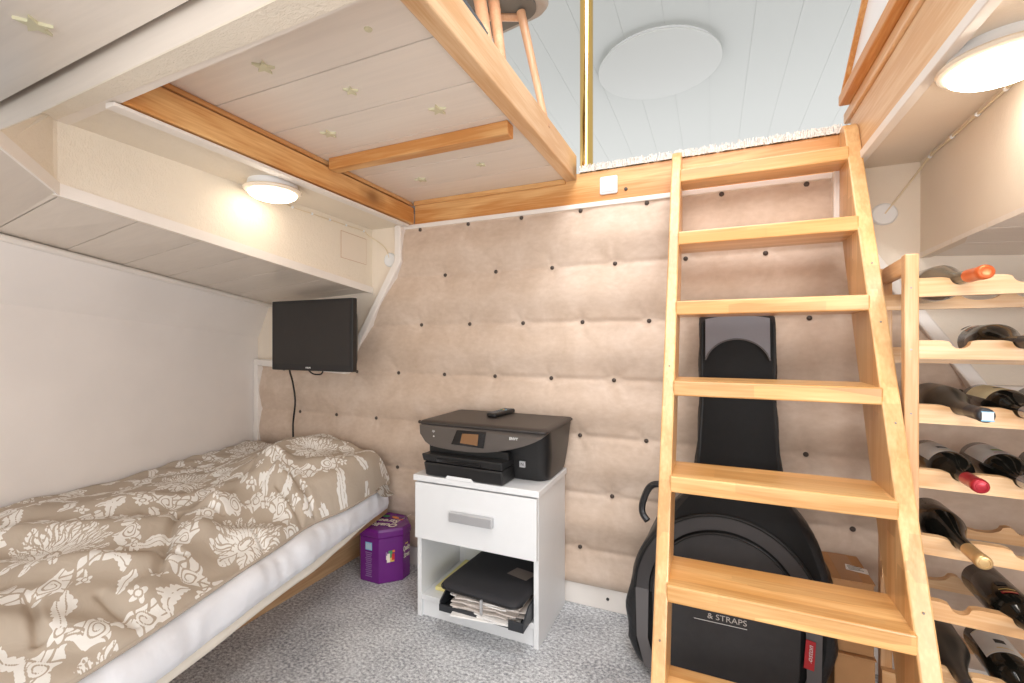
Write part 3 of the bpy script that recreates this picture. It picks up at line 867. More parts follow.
obj('body', bm, M['black'], pr, smooth=True, world=True)
bm = BM()
loft(bm, [pring(.7365, -1.022, -.511, 1.447, 1.760, .012), pring(.739, -1.024, -.507, 1.444, 1.761, .012), pring(.744, -1.024, -.507, 1.444, 1.761, .012), pring(.749, -1.020, -.512, 1.450, 1.758, .012), pring(.751, -1.0, -.528, 1.47, 1.745, .012)])
lid = obj('scanner_lid', bm, plain('textured_black_lid', (52, 46, 43), .42, bump=.1, bscale=700), pr, smooth=True, world=True, angle=50)
# fascia: tilted plate with curved lower edge
bm = BM()
low = []
for k in range(25):
    u = k/24; x = -.512-(.508)*u
    d = -.088*min(1, (math.sin(PI*min(u/.62, 1)/2))**.7) if u < .62 else -.088+.016*((u-.62)/.38)**2+.03*max(0, (u-.9)/.1)**2
    low.append((x, d))
outline = [(-1.020, 0)]+[(-.512, 0)]+low[1:-1]+[(-1.020, -.035)]
pp = []
for x, d in outline: pp.append((x, 1.446-d*.10-.002+(.015 if x > -.53 else 0), (.735+d)))
prism(bm, pp, (0, .028, 0), .0015, 1)
fa = obj('control_panel', bm, M['charcoal_panel'], pr, world=True)
def onp(x, d, o=.002): return (x, 1.446-d*.10-.0025-o, (.735+d))
bm = BM(); prism(bm, [onp(-.855, -.010), onp(-.735, -.006), onp(-.748, -.068), onp(-.882, -.064)], (0, .001, 0)); s_ = obj('screen_surround', bm, M['black_gloss'], fa); s_.data.transform(Matrix.Translation(-pr.location))
bm = BM(); prism(bm, [onp(-.832, -.020, .003), onp(-.765, -.018, .003), onp(-.772, -.060, .003), onp(-.843, -.056, .003)], (0, .001, 0)); s_ = obj('screen', bm, M['screen'], fa); s_.data.transform(Matrix.Translation(-pr.location)); s_['label'] = 'small brown touch screen'
rot = (PI/2-.10, 0, 0)
def ploc(x, d, o=.0035): return Vector(onp(x, d, o))-pr.location
text('brand_lettering', 'ENVY', .013, M['ink'], fa, ploc(-.628, -.022), rot, .0003, bold=.0003)
text('logo_mark', 'hp', .012, M['ink'], fa, ploc(-.955, -.020), rot, .0003, shear=.3)
bm = BM(); lathe(bm, [(0, -.0005), (.003, -.0005), (.003, .0005), (0, .0005)], 12, 'Y', ploc(-.955, -.040)); obj('indicator_light', bm, M['ink'], fa)
# paper tray block
bm = BM()
hexa(bm, [(-.988, 1.440, .547), (-.665, 1.432, .547), (-.660, 1.56, .547), (-.985, 1.56, .547), (-.992, 1.430, .600), (-.662, 1.420, .600), (-.660, 1.56, .603), (-.990, 1.56, .603)], .006)
ptray = obj('paper_tray', bm, M['black'], pr, world=True)
bm = BM()
hexa(bm, [(-.994, 1.432, .602), (-.662, 1.421, .602), (-.660, 1.55, .605), (-.992, 1.55, .605), (-.997, 1.424, .632), (-.660, 1.413, .632), (-.658, 1.55, .628), (-.995, 1.55, .628)], .005)
obj('output_tray', bm, M['black'], pr, world=True)
bm = BM(); hexa(bm, [(-.93, 1.425, .606), (-.745, 1.4185, .606), (-.745, 1.44, .606), (-.93, 1.44, .606), (-.93, 1.4225, .619), (-.745, 1.416, .619), (-.745, 1.44, .619), (-.93, 1.44, .619)], .001); obj('tray_grip', bm, M['black_gloss'], pr, world=True)
bm = BM(); hexa(bm, [(-.90, 1.4355, .5455), (-.78, 1.4325, .5455), (-.78, 1.48, .5455), (-.90, 1.48, .5455), (-.89, 1.4345, .557), (-.79, 1.4315, .557), (-.79, 1.48, .557), (-.89, 1.48, .557)]); o = obj('tray_notch', bm, M['plastic_white'], pr, world=True)
bm = BM(); box(bm, -.990, -.66, 1.47, 1.52, .630, .655); obj('output_slot', bm, M['piping'], pr, world=True)
bm = BM(); box(bm, -.632, -.610, 1.5035, 1.512, .600, .622, .0008); nf = obj('sticker', bm, M['silver'], pr, world=True)
text('sticker_mark', 'N', .016, M['darkink'], nf, Vector((-.621, 1.5030, .611))-pr.location, (PI/2, 0, 0), .0003)

# remote on the printer
rm = thing('remote_control', 'small black remote control lying on the printer lid', 'remote', (-.790, 1.690, .7515), math.radians(-6))
def rr(d, z): return rounded(0, 0, .023-d, .083-d, .012, z, 5)
bm = BM(); loft(bm, [rr(.004, 0), rr(0, .004), rr(0, .012), rr(.003, .016)]); obj('case', bm, M['black'], rm, smooth=True)
bc = [M['remote_button'], M['tin_red'], M['tin_green'], M['tin_gold'], M['tin_blue']]
for r_ in range(8):
    for c_ in range(3):
        bm = BM(); box(bm, -.015+c_*.011, -.008+c_*.011, -.065+r_*.016, -.057+r_*.016, .0155, .018, .001)
        obj('button', bm, bc[(c_+r_) % 4+1] if r_ == 5 else bc[0], rm)

# ================================================================ TV
tv = thing('television', 'small black flat television mounted in the corner above the bed', 'television', (-1.70, 1.60, .91))
tx0, tx1, tz0, tz1, ty = -1.951, -1.446, .914, 1.243, 1.55
bm = BM(); box(bm, tx0, tx1, ty, ty+.028, tz0, tz1, .004); obj('bezel', bm, M['black'], tv, world=True)
bm = BM(); box(bm, tx0+.015, tx1-.015, ty-.0012, ty+.002, tz0+.030, tz1-.015); obj('screen', bm, M['tv_screen'], tv, world=True)
bm = BM(); hexa(bm, [(tx0+.05, ty+.028, tz0+.03), (tx1-.002, ty+.028, tz0+.03), (tx1-.04, ty+.075, tz0+.05), (tx0+.09, ty+.075, tz0+.05), (tx0+.05, ty+.028, tz1-.06), (tx1-.002, ty+.028, tz1-.06), (tx1-.04, ty+.075, tz1-.08), (tx0+.09, ty+.075, tz1-.08)], .006); obj('rear_housing', bm, M['black'], tv, world=True)
bm = BM(); box(bm, -1.76, -1.64, ty+.073, WY, 1.02, 1.14, .004); obj('wall_bracket', bm, M['black'], tv, world=True)
text('brand_plate', 'PHILIPS', .010, M['ink'], tv, Vector((-1.712, ty-.001, tz0+.014))-tv.location, (PI/2, 0, 0), .0003, bold=.0004)
bm = BM(); tube(bm, catmull([(-1.97, 1.66, .97), (-1.985, 1.68, .90), (-2.005, 1.715, .84), (-1.99, 1.718, .74), (-2.005, 1.718, .62), (-2.0, 1.715, .52)], 6), .0045, 8)
o = obj('tv_cable', bm, M['piping'], smooth=True); tag(o, 'black cable hanging down from the television behind the bed', 'cable')
bm = BM(); tube(bm, catmull([(-1.94, 1.60, 1.02), (-1.985, 1.61, 1.0), (-1.99, 1.61, .96), (-1.95, 1.60, .935)], 6), .004, 8); obj('side_cord', bm, M['piping'], tv, smooth=True, world=True)
bm = BM(); tube(bm, catmull([(-1.75, 1.58, .92), (-1.72, 1.585, .898), (-1.67, 1.585, .898), (-1.65, 1.58, .92)], 6), .0035, 8); obj('lower_cord', bm, M['piping'], tv, smooth=True, world=True)

# ================================================================ BED
def ex(y): return -1.05-.205*y            # outer edge line of the mattress
bed = thing('bed', 'built in bed with pale wood base along the left wall', 'bed', (-1.7, .7, 0))
ys0, ys1 = -.9, 1.74
bm = BM(); box(bm, -1.62, -1.58, ys0, ys1, 0, .237, .002); obj('base_panel', bm, M['bed_wood'], bed, world=True)
bm = BM()
prism(bm, [(ex(ys0)-.012, ys0, .238), (ex(ys1)-.004, ys1, .238), (hx(ys1)+.02, ys1, .238), (hx(ys0)+.02, ys0, .238)], (0, 0, .018)); obj('platform', bm, M['bed_wood'], bed, world=True)
bm = BM()
prism(bm, [(ex(ys0)-.012, ys0, .240), (ex(ys1)-.004, ys1, .240), (ex(ys1)-.022, ys1, .240), (ex(ys0)-.03, ys0, .240)], (0, 0, .020)); obj('side_rail', bm, M['bed_wood'], bed, world=True)
bm = BM(); prism(bm, [(ex(1.72)-.002, 1.722, .26), (hx(1.72)+.03, 1.722, .26), (hx(1.72)+.03, 1.742, .26), (ex(1.74)-.002, 1.742, .26)], (0, 0, .135), .002); obj('end_board', bm, M['bed_wood'], bed, world=True)

# mattress in a white fitted sheet, with a bulging, wrinkled outer side
def grid_mesh(name, V, nu, nv, mat, parent=None, attr=None, closed=False):
    me = bpy.data.meshes.new(name)
    f = [(j*nu+i, j*nu+i+1, (j+1)*nu+i+1, (j+1)*nu+i) for j in range(nv-1) for i in range(nu-1)]
    me.from_pydata(V.reshape(-1, 3).tolist(), [], f)
    me.polygons.foreach_set('use_smooth', [True]*len(me.polygons))
    if attr is not None:
        at = me.attributes.new('pattern', 'FLOAT', 'POINT'); at.data.foreach_set('value', attr.reshape(-1).astype(np.float32))
    return link(name, me, mat, parent)
def nz(x, y, s=1.0, seed=0):
    return noise.noise(Vector((x*s+seed*7.3, y*s-seed*3.1, seed*1.7)))
NY = 300
prof = [(-.10, .300), (-.06, .282), (-.03, .262), (-.004, .262), (.012, .272), (.020, .298), (.016, .325), (.012, .345), (.002, .360), (-.014, .371), (-.04, .376), (-.10, .378), (-.2, .379), (-.35, .379), (-.5, .379), (-.68, .379)]
V = np.zeros((NY, len(prof), 3))
for j in range(NY):
    y = -.9+(1.716+.9)*j/(NY-1)
    for i, (d, z) in enumerate(prof):
        e = ex(y); wgt = 1 if 3 <= i <= 9 else (.5 if i in (2, 10) else .0)
        wr = (.010*nz(y*9, z*10, 1, 2)+.006*nz(y*26, z*14, 1, 5))*wgt
        sag = .010*nz(y, 0, 2.2, 9)*(1 if i < 6 else .3)
        bul = (.012*math.sin((y-.2)*4.2))*(1 if 3 <= i <= 8 else 0)*.6
        V[j, i] = (e+d*(1 if d > -.4 else 1)+wr+bul*.5, y, z+sag+wr*.5)
        if i == len(prof)-1: V[j, i, 0] = max(hx(y)+.02, e-.9)
mt = thing('mattress', 'mattress in a white fitted sheet on the bed, its side showing below the duvet', 'mattress', (-1.5, .5, .272))
V -= np.array(mt.location)
g = grid_mesh('fitted_sheet', V, len(prof), NY, M['sheet'], mt)
# lower cover hem hanging under the sheet
prof2 = [(-.06, .292), (-.025, .280), (-.004, .262), (.004, .252), (.006, .243), (.0, .237), (-.006, .237), (-.008, .248), (-.03, .258)]
V = np.zeros((NY, len(prof2), 3))
for j in range(NY):
    y = -.9+(1.70+.9)*j/(NY-1)
    k_ = min(1, max(0, (1.62-y)/.35))
    for i, (d, z) in enumerate(prof2):
        wr = .006*nz(y*7, z*4, 1, 3)
        zz = z if i in (0, 1, 8) else .279-(.279-z)*(.25+.75*k_)
        V[j, i] = (ex(y)+d+wr, y, zz+.005*nz(y*3, 0, 1, 6))
V -= np.array(mt.location)
o = grid_mesh('mattress_cover', V, len(prof2), NY, M['sheet_low'], mt); o['label'] = 'cream cover hem showing under the white sheet'

# ---- duvet
def damask(P, Q):
    """P across, Q along in metres -> 0..1 pattern mask; one repeat is .60 x .62, half dropped"""
    def sm(d, w=.002): return 1/(1+np.exp(np.clip(d/w*2.2, -40, 40)))
    CP, CQ = .46, .55
    out = np.zeros_like(P)
    for pi in range(-5, 7):
        for qi in range(-6, 8):
            cx = pi*CP; cy = qi*CQ+(pi % 2)*CQ/2
            x = P-cx; y = Q-cy
            m = (np.abs(x) < .27) & (np.abs(y) < .30)
            if not m.any(): continue
            xs, ys = x[m], y[m]; ax = np.abs(xs)
            r = np.hypot(xs, ys)
            v = np.zeros_like(r)
            # acanthus blossom: fan of lobed leaves, each with a carved midrib
            for (la, l0, L, w) in ((0, .0, .105, .026), (.42, .012, .100, .024), (.85, .012, .098, .025), (1.28, .012, .092, .024), (1.72, .010, .086, .022), (2.2, .008, .078, .021), (2.7, .004, .085, .018)):
                bx_, by_ = ax/1.28, ys/1.28
                u = bx_*np.sin(la)+by_*np.cos(la)-l0; c = bx_*np.cos(la)-by_*np.sin(la)+3.2*u*u*np.sin(la*1.3)-.4*u*u
                t = np.clip(u/L, 0, 1)
                lw = w*np.sin(PI*np.clip(t, .02, 1)**.8)**.6*(.80+.20*np.abs(np.sin(u*95)))
                leaf = np.where((u > 0) & (u < L), sm(np.abs(c)-lw, .0018), 0)
                edge = np.where((u > -.004) & (u < L+.004), sm(np.abs(np.abs(c)-lw)-.0022, .0014), 0)
                v = np.minimum(v, 1-edge)
                v = np.maximum(v, leaf)
                rib = np.where((u > L*.25) & (u < L*.85), sm(np.abs(c-.003*np.sin(u*60))-.0016, .0010), 0)
                v = np.minimum(v, 1-rib)
                vein = np.where((u > L*.2) & (u < L*.9), sm((np.abs(((u-np.abs(c)*.9)*62) % 1-.5)-.10)*.014, .0010), 0)
                v = np.minimum(v, 1-vein*(np.abs(c) > lw*.35))
            v = np.minimum(v, 1-sm(np.abs(r-.020)-.0022, .001)); v = np.maximum(v, sm(r-.009, .001))
            # wreath of acanthus scrolls around it
            ea = np.arctan2(ys/1.12, ax); er = np.hypot(xs, ys/1.12)
            R0 = .178+.008*np.sin(ea*6)
            wob = .026+.011*np.sin(ea*11+.6)+.006*np.sin(ea*27)
            band = np.abs(er-R0)-wob
            w1 = sm(band, .0018)
            w1 = np.minimum(w1, 1-sm(np.abs(er-R0+.010*np.sin(ea*11))-.0030, .0012))
            w1 = np.minimum(w1, 1-sm((np.abs(((ea*5.5+er*18) % 1)-.5)-.085)*.03, .0016))
            w1 = np.minimum(w1, 1-sm((np.abs(((ea*5.5-er*26+.3) % 1)-.5)-.06)*.03, .0016)*(er > R0))
            v = np.maximum(v, w1)
            # scroll volutes
            for (sx_, sy_, sr, sg) in ((.128, .128, .027, 1), (.150, -.105, .027, -1), (.062, .196, .023, -1), (.060, -.190, .024, 1), (.178, .025, .021, 1)):
                rr_ = np.hypot(ax-sx_, ys-sy_); aa = sg*np.arctan2(ys-sy_, ax-sx_)
                disc = sm(rr_-sr, .0015)
                sp = sm(np.abs(((rr_/.0105-aa/(2*PI)) % 1)-.5)*.0105-.0034, .0012)
                v = v*(1-disc)+disc*sp
                v = np.where(rr_ < .007, 1, v)
            # five petal flowers
            for (fx, fy, fr) in ((.195, .095, .024), (.112, .232, .022), (.0, .222, .026), (.200, -.055, .022), (.0, -.222, .026), (.115, -.240, .02)):
                rr_ = np.hypot(ax-fx, ys-fy); aa = np.arctan2(ys-fy, ax-fx)
                f = rr_-fr*(.74+.26*np.cos(aa*5))
                clear = sm(f-.006, .001)
                fl = np.minimum(sm(f, .0014), 1-sm(np.abs(rr_-.008)-.0018, .001))
                v = v*(1-clear)+clear*fl
            # leaf sprays linking the wreaths
            for (lx_, ly_, la) in ((.235, .155, .8), (.232, -.150, 2.3), (.160, .250, .2), (.250, .02, 1.57), (.05, .262, .5), (.06, -.262, 2.6)):
                u_ = (ax-lx_)*np.sin(la)+(ys-ly_)*np.cos(la); w_ = (ax-lx_)*np.cos(la)-(ys-ly_)*np.sin(la)
                lw = .017*np.sqrt(np.clip(1-(u_/.040)**2, 0, 1))*(.72+.28*np.abs(np.sin(u_*200)))
                ls = np.where(np.abs(u_) < .040, sm(np.abs(w_)-lw, .0015), 0)
                ls = np.minimum(ls, 1-sm(np.abs(w_)-.0015, .0009))
                v = np.maximum(v, ls)
            out[m] = np.maximum(out[m], v)
    return out

NU, NV = 480, 760
U = np.linspace(0, 1, NU); Vv = np.linspace(0, 1, NV)
YY = -.35+(1.735+.35)*Vv
D = np.zeros((NV, NU, 3)); PP = np.zeros((NV, NU)); QQ = np.zeros((NV, NU))
def g(x, s): return math.exp(-(x/s)**2)
def sst(a, b, x):
    t = min(1, max(0, (x-a)/(b-a))); return t*t*(3-2*t)
def ridge(px, py, ax_, ay, bx, by, w):
    """gaussian distance to segment"""
    vx, vy = bx-ax_, by-ay; L = vx*vx+vy*vy
    t = min(1, max(0, ((px-ax_)*vx+(py-ay)*vy)/L))
    dx, dy = px-ax_-t*vx, py-ay-t*vy
    return math.exp(-(dx*dx+dy*dy)/(w*w))
RID = [  # (ax,ay,bx,by,width,height)
    (-1.28, .66, -1.55, 1.02, .055, .030), (-1.55, 1.02, -1.62, 1.30, .05, .030),
    (-1.30, 1.10, -1.42, .92, .045, .030), (-1.36, 1.20, -1.66, 1.30, .05, .026),
    (-1.75, .62, -1.55, .86, .06, .030), (-1.90, .70, -1.70, 1.10, .07, .022),
    (-1.45, .40, -1.18, .56, .05, .018), (-1.62, .50, -1.40, .70, .045, .020),
    (-1.48, 1.42, -1.40, 1.62, .06, .022), (-1.74, 1.45, -1.62, 1.62, .06, .026), (-2.0, 1.40, -1.9, 1.62, .07, .020)]
CRE = [  # creases, sharp
    (-1.33, .72, -1.62, .94, .012, .020), (-1.37, .80, -1.47, .72, .010, .022), (-1.52, 1.10, -1.60, 1.30, .012, .018),
    (-1.25, 1.16, -1.50, 1.22, .012, .024), (-1.30, 1.24, -1.52, 1.28, .010, .020), (-1.60, .58, -1.44, .74, .010, .020),
    (-1.22, .98, -1.36, 1.02, .009, .014), (-1.20, .60, -1.34, .60, .010, .012), (-1.70, .88, -1.50, 1.0, .012, .018), (-1.80, 1.30, -1.72, 1.55, .014, .020),
    (-1.40, .50, -1.28, .47, .010, .016), (-1.70, 1.30, -1.66, 1.16, .010, .016)]
for j in range(NV):
    y = YY[j]
    # outer edge of the duvet relative to the mattress edge
    inset = .012+.028*g(y-1.22, .13)+.012*math.sin(y*7+1)
    inset = inset*(1-sst(1.50, 1.70, y))-.0*sst(1.62, 1.73, y)
    xe = ex(y)-inset; xw = hx(y)+.018
    for i in range(NU):
        u = U[i]; x = xe+(xw-xe)*u
        du = (xe-x)
        base = .400+.085*sst(0, .45, u)+.015*sst(.5, 1, u)+.035*sst(.4, 1, u)*(1-sst(.7, 1.35, y))
        hump = .120*sst(1.05, 1.40, y)*(1-.90*sst(.34, .78, u))*sst(-.05, .07, du)
        nearp = .020*sst(1.0, .2, 1-0)*0
        h = base+hump
        for (a, b, c_, d_, w_, hh) in RID: h += hh*ridge(x, y, a, b, c_, d_, w_)
        for (a, b, c_, d_, w_, hh) in CRE: h -= hh*ridge(x, y, a, b, c_, d_, w_)
        D[j, i] = (x, y, h)
        PP[j, i] = du; QQ[j, i] = y
# fine wrinkles with vectorised sines along warped coordinates
Xg, Yg = D[..., 0], D[..., 1]
wx = Xg+.05*np.sin(Yg*6+1)+.03*np.sin(Xg*9+Yg*4); wy = Yg+.05*np.sin(Xg*7)+.02*np.sin(Yg*13+Xg*11)
D[..., 2] += .010*np.sin(wx*13+wy*7)*np.sin(wy*6-wx*4+1)+.006*np.abs(np.sin(wx*21-wy*15+2))**2-.003+.0035*np.sin(wx*48+wy*22)*np.clip(np.sin(wy*9+wx*5), 0, 1)
# rounded, tucked outer edge and far end
e_in = np.clip(PP/.055, 0, 1); roll = np.sqrt(1-(1-e_in)**2)
zlow = .383
far = np.clip((1.738-Yg)/.060, 0, 1); rollf = np.sqrt(1-(1-far)**2)
Hh = D[..., 2]-zlow
D[..., 2] = zlow+Hh*roll*(.10+.90*rollf)
# bulge outward of the hump over the far outer corner
D[..., 0] += .028*np.clip((Yg-1.3)/.3, 0, 1)*np.exp(-((PP-.03)/.04)**2)
# pattern coordinates follow the cloth, drawn askew
pa = .34
Pc = PP*math.cos(pa)-QQ*math.sin(pa)+.018*np.sin(QQ*8)+.012*np.sin(PP*14+QQ*3)
Qc = PP*math.sin(pa)+QQ*math.cos(pa)+.018*np.sin(PP*9+1)
# anchor one blossom where the photo shows it
bx0, by0 = -1.352, .984
du0 = ex(by0)-.02-bx0
p0 = du0*math.cos(pa)-by0*math.sin(pa); q0 = du0*math.sin(pa)+by0*math.cos(pa)
Pm, Qm = Pc-p0, Qc-q0
Pw = Pm+.0035*np.sin(Qm*118)+.0028*np.sin(Qm*61+Pm*83); Qw = Qm+.0035*np.sin(Pm*109+1)+.0028*np.sin(Pm*57-Qm*90)
mask = damask(Pw*1.06, Qw*1.06)
dv = thing('duvet', 'rumpled taupe duvet with white damask flowers spread over the bed', 'duvet', (-1.6, .8, .38))
grid_mesh('duvet_cover', D-np.array(dv.location), NU, NV, M['duvet'], dv, mask)
# underside lip along the outer edge, slightly thick
lipV = np.zeros((NV, 4, 3))
for q, (dx_, dz_) in enumerate(((0, 0), (.006, -.004), (.002, -.010), (-.05, -.010))):
    lipV[:, q, 0] = D[:, 0, 0]+dx_; lipV[:, q, 1] = D[:, 0, 1]; lipV[:, q, 2] = D[:, 0, 2]+dz_+.004
lm_ = np.zeros((NV, 4))
grid_mesh('hem', lipV-np.array(dv.location), 4, NV, M['duvet'], dv, lm_)
# the corner that droops over the end of the bed (in the photo it shows below the hump)
bm = BM()
n = 14
pts = []
for j in range(n):
    row = []
    for i in range(n):
        s, t = i/(n-1), j/(n-1)
        x = -1.415+.075*s; y = 1.60+.10*t
        z = .415-.075*s**1.3*(.6+.4*t)+.006*math.sin(s*9+t*5)
        row.append(bm.verts.new((x, y, z)))
    pts.append(row)
for j in range(n-1):
    for i in range(n-1): bm.faces.new((pts[j][i], pts[j][i+1], pts[j+1][i+1], pts[j+1][i]))
bmesh.ops.solidify(bm, geom=list(bm.faces), thickness=.012)
o = obj('drooping_corner', bm, M['duvet'], dv, smooth=True, world=True, angle=80)
at_ = o.data.attributes.new('pattern', 'FLOAT', 'POINT')
vals = []
for v in o.data.vertices:
    x, y = v.co.x*1.0, v.co.y
    vals.append(1.0 if (math.sin(x*170+3*math.sin(y*90))*math.sin(y*150+x*40)) > .05 else 0.0)
at_.data.foreach_set('value', vals)

# ================================================================ PURPLE TIN
tin = thing('sweet_tin', 'purple octagonal sweets tin standing on the carpet at the end of the bed', 'tin', (-1.395, 1.665, 0))
def octo(w, d, c, z, cx=-1.366, cy=1.664): return [(cx+sx, cy+sy, z) for sx, sy in ((w-c, -d), (w, -d+c), (w, d-c), (w-c, d), (-w+c, d), (-w, d-c), (-w, -d+c), (-w+c, -d))]
def octloft(bm, L):
    loft(bm, L)
bm = BM(); octloft(bm, [octo(.119, .095, .071, .001), octo(.122, .098, .072, .006), octo(.122, .098, .072, .195), octo(.118, .094, .071, .200)]); obj('can', bm, M['purple'], tin, smooth=True, world=True, angle=20)
bm = BM(); octloft(bm, [octo(.124, .100, .073, .199), octo(.126, .102, .074, .203), octo(.126, .102, .074, .224), octo(.120, .096, .071, .233), octo(.112, .088, .067, .234), octo(.108, .084, .065, .231)]); ld = obj('lid', bm, M['purple'], tin, smooth=True, world=True, angle=20)
cxx, cyy = -1.366, 1.664
def tl(p): return Vector(p)-tin.location
o = text('lid_lettering', 'Quality\nStreet', .046, M['tin_cream'], ld, tl((cxx+.015, cyy-.01, .2318)), (0, 0, PI+.25), .0003, bold=.001, shear=.25)
def flat_blob(bm, cx, cy, z, w, d, rot, n=10):
    pts = [(cx+w*math.cos(a)*math.cos(rot)-d*math.sin(a)*math.sin(rot), cy+w*math.cos(a)*math.sin(rot)+d*math.sin(a)*math.cos(rot), z) for a in [2*PI*k/n for k in range(n)]]
    prism(bm, [tuple(tl(p)) for p in pts], (0, 0, .0006))
for (x, y, w, d, rt, mk) in ((-.03, .052, .018, .012, .3, 'tin_green'), (.02, .055, .022, .010, -.2, 'tin_orange'), (-.06, .03, .016, .009, 1.0, 'tin_orange'), (.058, .045, .012, .008, .5, 'tin_red'), (-.070, -.02, .014, .008, 1.3, 'tin_red'), (-.055, -.052, .016, .007, -.5, 'tin_red')):
    bm = BM(); flat_blob(bm, cxx+x, cyy+y, .2315, w, d, rt); obj('printed_sweet', bm, M[mk], ld)
# front (facing -Y) face with printed bouquet-like cluster, front left chamfer with table and blue block, right chamfer with name
can = bpy.data.objects['can']
def facepatch(name, c, ux, w, h, mat, off=.0008):
    bm = BM(); ux = Vector(ux).normalized(); up_ = Vector((0, 0, 1)); nrm = ux.cross(up_)
    c = Vector(c)+nrm*off
    prism(bm, [tuple(tl(c+ux*a*w/2+up_*b*h/2)) for a, b in ((-1, -1), (1, -1), (1, 1), (-1, 1))], tuple(nrm*.0004))
    return obj(name, bm, mat, can)
fc_l = Vector((cxx-.057, cyy-.091, 0)); 
yfz = cyy-.098
facepatch('barcode_block', (cxx-.004, yfz, .158), (1, 0, 0), .036, .034, M['tin_blue'])
for k in range(6): facepatch('printed_line', (cxx-.004-.013+k*.0052, yfz, .158), (1, 0, 0), .0018, .026, M['tin_cream'], .0014)
for k in range(13): facepatch('small_print', (cxx-.004, yfz, .130-k*.0085), (1, 0, 0), .036-.004*(k % 3), .0045, M['tin_violet'])
ch_u = Vector((.051, .051, 0)).normalized(); ch_c = Vector((cxx+.086, cyy-.062, 0))
for (du_, dz_, w, h_, mk) in ((-.012, .115, .016, .026, 'tin_cream'), (-.002, .125, .016, .03, 'tin_green'), (.010, .112, .012, .028, 'tin_red'), (.004, .100, .022, .018, 'tin_gold'), (-.010, .098, .014, .016, 'tin_cream'), (.012, .136, .010, .010, 'tin_orange'), (-.018, .128, .006, .014, 'tin_violet')):
    facepatch('printed_picture', ch_c+ch_u*du_+Vector((0, 0, dz_)), ch_u, w, h_, M[mk], .0008+.0003*abs(du_)*30)
o = text('side_lettering', 'Quality\nStreet', .030, M['tin_cream'], can, tl((cxx+.1228, cyy+.0, .120)), (PI/2, 0, PI/2), .0003, width=.048, bold=.0006, shear=.25)
facepatch('printed_ribbon', (cxx+.122, cyy+.0, .155), (0, 1, 0), .018, .006, M['tin_gold'])

# ================================================================ GUITAR BAG
bagT = thing('guitar_bag', 'black padded guitar bag with grey curved trim leaning behind the ladder', 'guitar bag', (.0, 1.6, 0))
def lean(x, z, d):  # body coordinates: x, height along bag, d = distance in front of the back plane
    return (x, 1.742-d-.14*(1-z/1.2)*1.0, z)
CXB = .012
HW = [(0, .17), (.03, .235), (.09, .275), (.18, .292), (.28, .287), (.38, .262), (.46, .225), (.52, .185), (.57, .140), (.62, .128), (.70, .120), (.85, .112), (1.0, .114), (1.08, .113), (1.13, .112), (1.155, .09)]
def hw(z):
    for (a, b), (c_, d_) in zip(HW, HW[1:]):
        if a <= z <= c_: return b+(d_-b)*(z-a)/(c_-a)
    return .02
def cxb(z): return CXB*(1-min(1, z/.6))+.074*min(1, z/.6)
def dep(z): return .125 if z < .5 else (.125-(.055)*min(1, (z-.5)/.12))
# shell
rings = []
Zs = sorted({0.004, .015, *[i*.02+.03 for i in range(56)], 1.15, 1.155})
for z in Zs:
    w = hw(z); c_ = cxb(z); dp = dep(z)
    if z > 1.08: dp *= max(.3, 1-(z-1.08)/.1)
    ring = []
    for k in range(40):
        a = 2*PI*k/40
        ca, sa = math.cos(a), math.sin(a)
        ex_ = abs(ca)**.35*math.copysign(1, ca); ey = abs(sa)**.45*math.copysign(1, sa)
        puff = .006*math.sin(z*40+k)*(.4 if abs(ca) < .9 else 1)
        ring.append(lean(c_+(w+puff*.6)*ex_, z, dp*.5+dp*.5*ey))
    rings.append(ring)
bm = BM(); loft(bm, rings); obj('shell', bm, M['bag_shiny'], bagT, smooth=True, world=True, angle=70)
def outline(scale, z0, z1, off, n=40):
    L = [(cxb(z)-hw(z)*scale, z) for z in np.linspace(z0, z1, n)]; R = [(cxb(z)+hw(z)*scale, z) for z in np.linspace(z1, z0, n)]
    return L+R
def faceplate(name, pts, off, th, mat):
    bm = BM(); prism(bm, [lean(x, z, dep(z)+off) for x, z in pts], (0, -th, 0)); return obj(name, bm, mat, bagT, world=True)
# front panel lower body (nylon) + neck panel
body_pts = [(cxb(z)-hw(z)*.86, z) for z in np.linspace(.03, .49, 24)]+[(cxb(z)+hw(z)*.86, z) for z in np.linspace(.49, .03, 24)]
def grade(zlist): return zlist
bm = BM()
def front_grid(bm, zs, wl, off, nx=16, th=None):
    R = []
    for z in zs:
        l, r = wl(z); R.append([bm.verts.new(lean(l+(r-l)*i/nx, z, dep(z)+off+.008*math.sin(PI*i/nx))) for i in range(nx+1)])
    for a, b in zip(R, R[1:]):
        for i in range(nx): bm.faces.new((a[i], a[i+1], b[i+1], b[i]))
    bmesh.ops.solidify(bm, geom=list(bm.faces), thickness=.006)
front_grid(bm, list(np.linspace(.03, .56, 30)), lambda z: (cxb(z)-hw(z)*.88, cxb(z)+hw(z)*.88), .002)
obj('front_panel', bm, M['bag'], bagT, smooth=True, world=True, angle=50)
bm = BM(); front_grid(bm, list(np.linspace(.56, 1.12, 40)), lambda z: (cxb(z)-hw(z)*.90, cxb(z)+hw(z)*.90), .000, 12)
obj('neck_panel', bm, M['bag'], bagT, smooth=True, world=True, angle=50)
